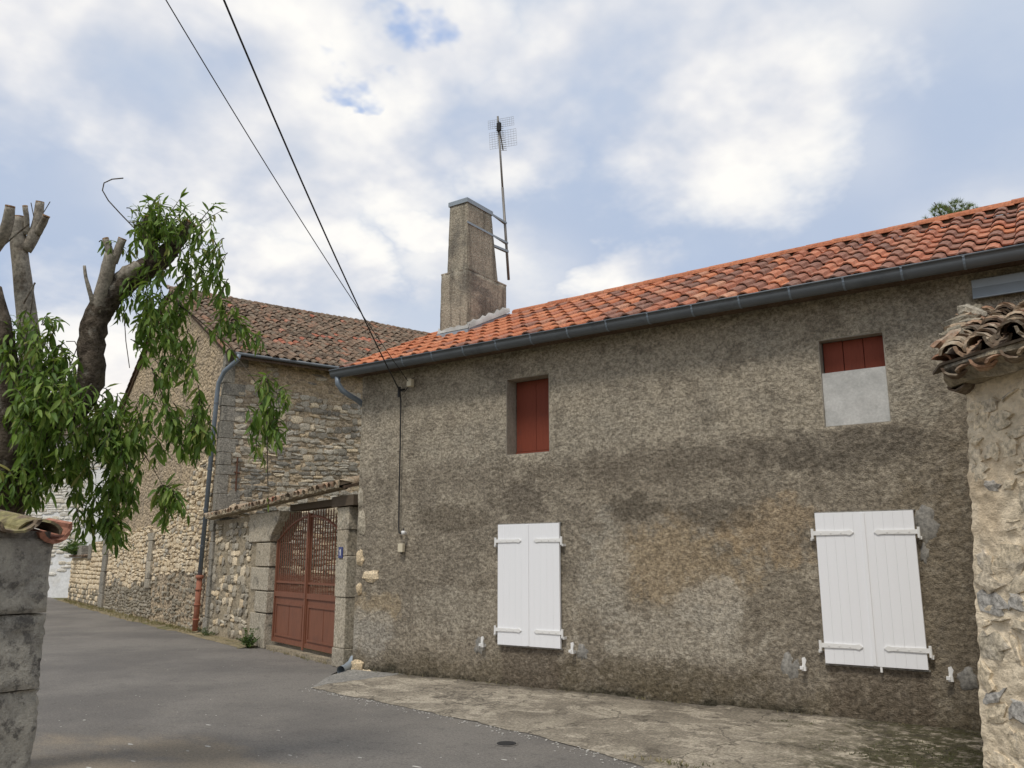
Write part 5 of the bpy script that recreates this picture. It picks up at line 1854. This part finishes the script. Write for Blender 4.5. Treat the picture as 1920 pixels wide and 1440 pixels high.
# ================================================================== SMALL THINGS ON THE GROUND
def tuft(mb, p, n, h, spread, w, rg_, blade=3):
    for _ in range(n):
        a = rg_.uniform(0, 6.28)
        d = Vector((math.cos(a), math.sin(a), 0))
        hh = h * rg_.uniform(.5, 1.1)
        b0 = Vector(p) + d * rg_.uniform(0, spread * .5)
        s = Vector((-d.y, d.x, 0)) * w
        mid = b0 + d * spread * .3 + Vector((0, 0, hh * .6))
        tip = b0 + d * spread * rg_.uniform(.5, 1.1) + Vector((0, 0, hh * rg_.uniform(.7, 1)))
        mb.add([b0 - s, b0 + s, mid + s * .7, mid - s * .7, tip], [(0, 1, 2, 3), (3, 2, 4)])
def weed(name, p, label, n, h, sp, seed, lw=.022):
    r2 = random.Random(seed)
    t = thing(name, label, 'plant', p)
    mb, st = MB(), MB()
    for _ in range(n):
        a, e = r2.uniform(0, 6.28), r2.uniform(.2, 1.4)
        d = Vector((math.cos(a) * math.cos(e), math.sin(a) * math.cos(e), math.sin(e)))
        tip = d * Vector((sp, sp, h)).length * .5 * r2.uniform(.5, 1.2)
        tip = Vector((d.x * sp, d.y * sp, d.z * h)) * r2.uniform(.6, 1.1)
        st.tube([(0, 0, 0), tip * .5 + Vector((0, 0, .01)), tip], .0022, 4)
        for q in range(5):
            c = tip * r2.uniform(.35, 1)
            b = r2.uniform(0, 6.28)
            dd = Vector((math.cos(b), math.sin(b), r2.uniform(-.2, .8))).normalized()
            s = dd.orthogonal().normalized() * lw * .4
            L = lw * r2.uniform(1.3, 2.4)
            mb.add([c, c + dd * L * .5 + s, c + dd * L, c + dd * L * .5 - s], [(0, 1, 2, 3)])
    st.build('stems', 'weed', t)
    mb.build('foliage', 'weed', t)['kind'] = 'stuff'
weed('weed_clump', street(3.30, -.24), 'leafy green weed clump at the foot of the left gate jamb', 46, .34, .24, 1, .035)
weed('weed_clump', street(.45, -.20), 'low ragged weeds at the foot of the barn corner beside the terracotta pipe', 26, .22, .22, 2, .022)
weed('creeper', street(-17.6, -.12, 1.75), 'green creeper spilling over the far low garden wall', 90, .55, .75, 3, .10)

gr = random.Random(31)
mb = MB()
for k in range(520):
    x = gr.uniform(-19, -.4)
    p = street(x, -.10 - abs(gr.gauss(0, .10)) * (1.8 if -16 < x < -3 else 1), .015)
    tuft(mb, p, 5, .07 + .05 * gr.random(), .06, .004, gr)
for k in range(90):
    p = street(gr.uniform(0, 3.4), -.12 - abs(gr.gauss(0, .05)), 0)
    tuft(mb, p, 4, .06, .05, .003, gr)
for k in range(60):
    p = street(gr.uniform(3.7, 6.6), .02 - abs(gr.gauss(0, .06)), .0)
    tuft(mb, p, 4, .06, .05, .003, gr)
g_o = mb.build('dry_grass', 'straw')
g_o['kind'] = 'stuff'
tag(g_o, 'dry straw-coloured grass along the foot of barn and gate', 'grass')

mb = MB()
for k in range(2600):
    x = gr.uniform(6.0, 8.3)
    y = gr.uniform(-2.9, -.10)
    if float(fbm(np.array(x * 2.4), np.array(y * 2.4), 12)) + (x - 7.0) * .22 < .52:
        continue
    tuft(mb, (x, y, .02 + .03 * (1 + y / 3)), 3, .028, .03, .004, gr)
g_o = mb.build('moss', 'moss')
g_o['kind'] = 'stuff'
tag(g_o, 'moss and short weeds on the concrete at the bottom right', 'moss')

mb = MB()
for k in range(150):
    x = gr.uniform(.3, 8.2)
    y = -.055 - abs(gr.gauss(0, .03))
    if gr.random() < float(fbm(np.array(x * 1.5), np.array(.2), 15)):
        tuft(mb, (x, y, .05), 3, .05, .05, .003, gr)
for (cx, cy, n) in ((6.0, -2.55, 26), (1.5, -.12, 24), (5.7, -.15, 18), (.9, -.10, 14)):
    for k in range(n):
        tuft(mb, (cx + gr.gauss(0, .14), cy + gr.gauss(0, .035), .03), 3, .035, .04, .004, gr)
g_o = mb.build('dead_weeds', M['straw'])
g_o['kind'] = 'stuff'
tag(g_o, 'withered weeds along the joint between house wall and concrete', 'weeds')

# grit, bits of plaster and chaff on the asphalt
mb = MB()
for k in range(110):
    u, v = gr.uniform(80, 1250), gr.uniform(1200, 1440)
    d = ray(u, v)
    p = CAM + d * (-1.6 / d.z)
    if p.y > apron_edge(p.x) - .1 and p.x > 0:
        continue
    s = gr.uniform(.002, .008) * (2.6 if gr.random() < .06 else 1)
    pts = [(p.x + s * math.cos(a) * gr.uniform(.5, 1.3), p.y + s * math.sin(a) * gr.uniform(.5, 1.3), .003) for a in (0, 1.3, 2.6, 3.9, 5.2)]
    mb.prism(pts, (0, 0, s * .4))
for k in range(260):
    x = gr.uniform(.5, 6.2)
    y = apron_edge(x) - abs(gr.gauss(0, .10)) - .01
    s_ = gr.uniform(.003, .012)
    pts = [(x + s_ * math.cos(a) * gr.uniform(.5, 1.3), y + s_ * math.sin(a) * gr.uniform(.5, 1.3), .003) for a in (0, 1.3, 2.6, 3.9, 5.2)]
    mb.prism(pts, (0, 0, s_ * .5))
for k in range(16):
    x, y = gr.uniform(1.5, 5.0), gr.uniform(-5.4, -3.0)
    s_, an = gr.uniform(.02, .05), gr.uniform(-.5, .5)
    pts = [(x + s_ * math.cos(a + an) * gr.uniform(.8, 1.2), y + .35 * s_ * math.sin(a + an) * gr.uniform(.6, 1.3), .002) for a in (0, .9, 1.9, 3.0, 4.1, 5.2)]
    mb.prism(pts, (0, 0, .002))
g_o = mb.build('grit', 'litter')
g_o['kind'] = 'stuff'
tag(g_o, 'scattered pale grit and crumbs of plaster on the asphalt', 'grit')

cv = thing('valve_cover', 'small dark oval iron valve cover set in the asphalt', 'cover', (4.54, -2.58, 0.0))
m = MB()
m.tube([(0, 0, .001), (0, 0, .010)], .085, 20)
m.build('lid', 'black', cv)
m = MB()
for k in range(20):
    a0, a1 = 2 * math.pi * k / 20, 2 * math.pi * (k + 1) / 20
    m.add([(math.cos(a0) * .088, math.sin(a0) * .088, .006), (math.cos(a1) * .088, math.sin(a1) * .088, .006), (math.cos(a1) * .105, math.sin(a1) * .105, .004), (math.cos(a0) * .105, math.sin(a0) * .105, .004)], [(0, 3, 2, 1)])
m.build('rim', 'asphalt', cv)
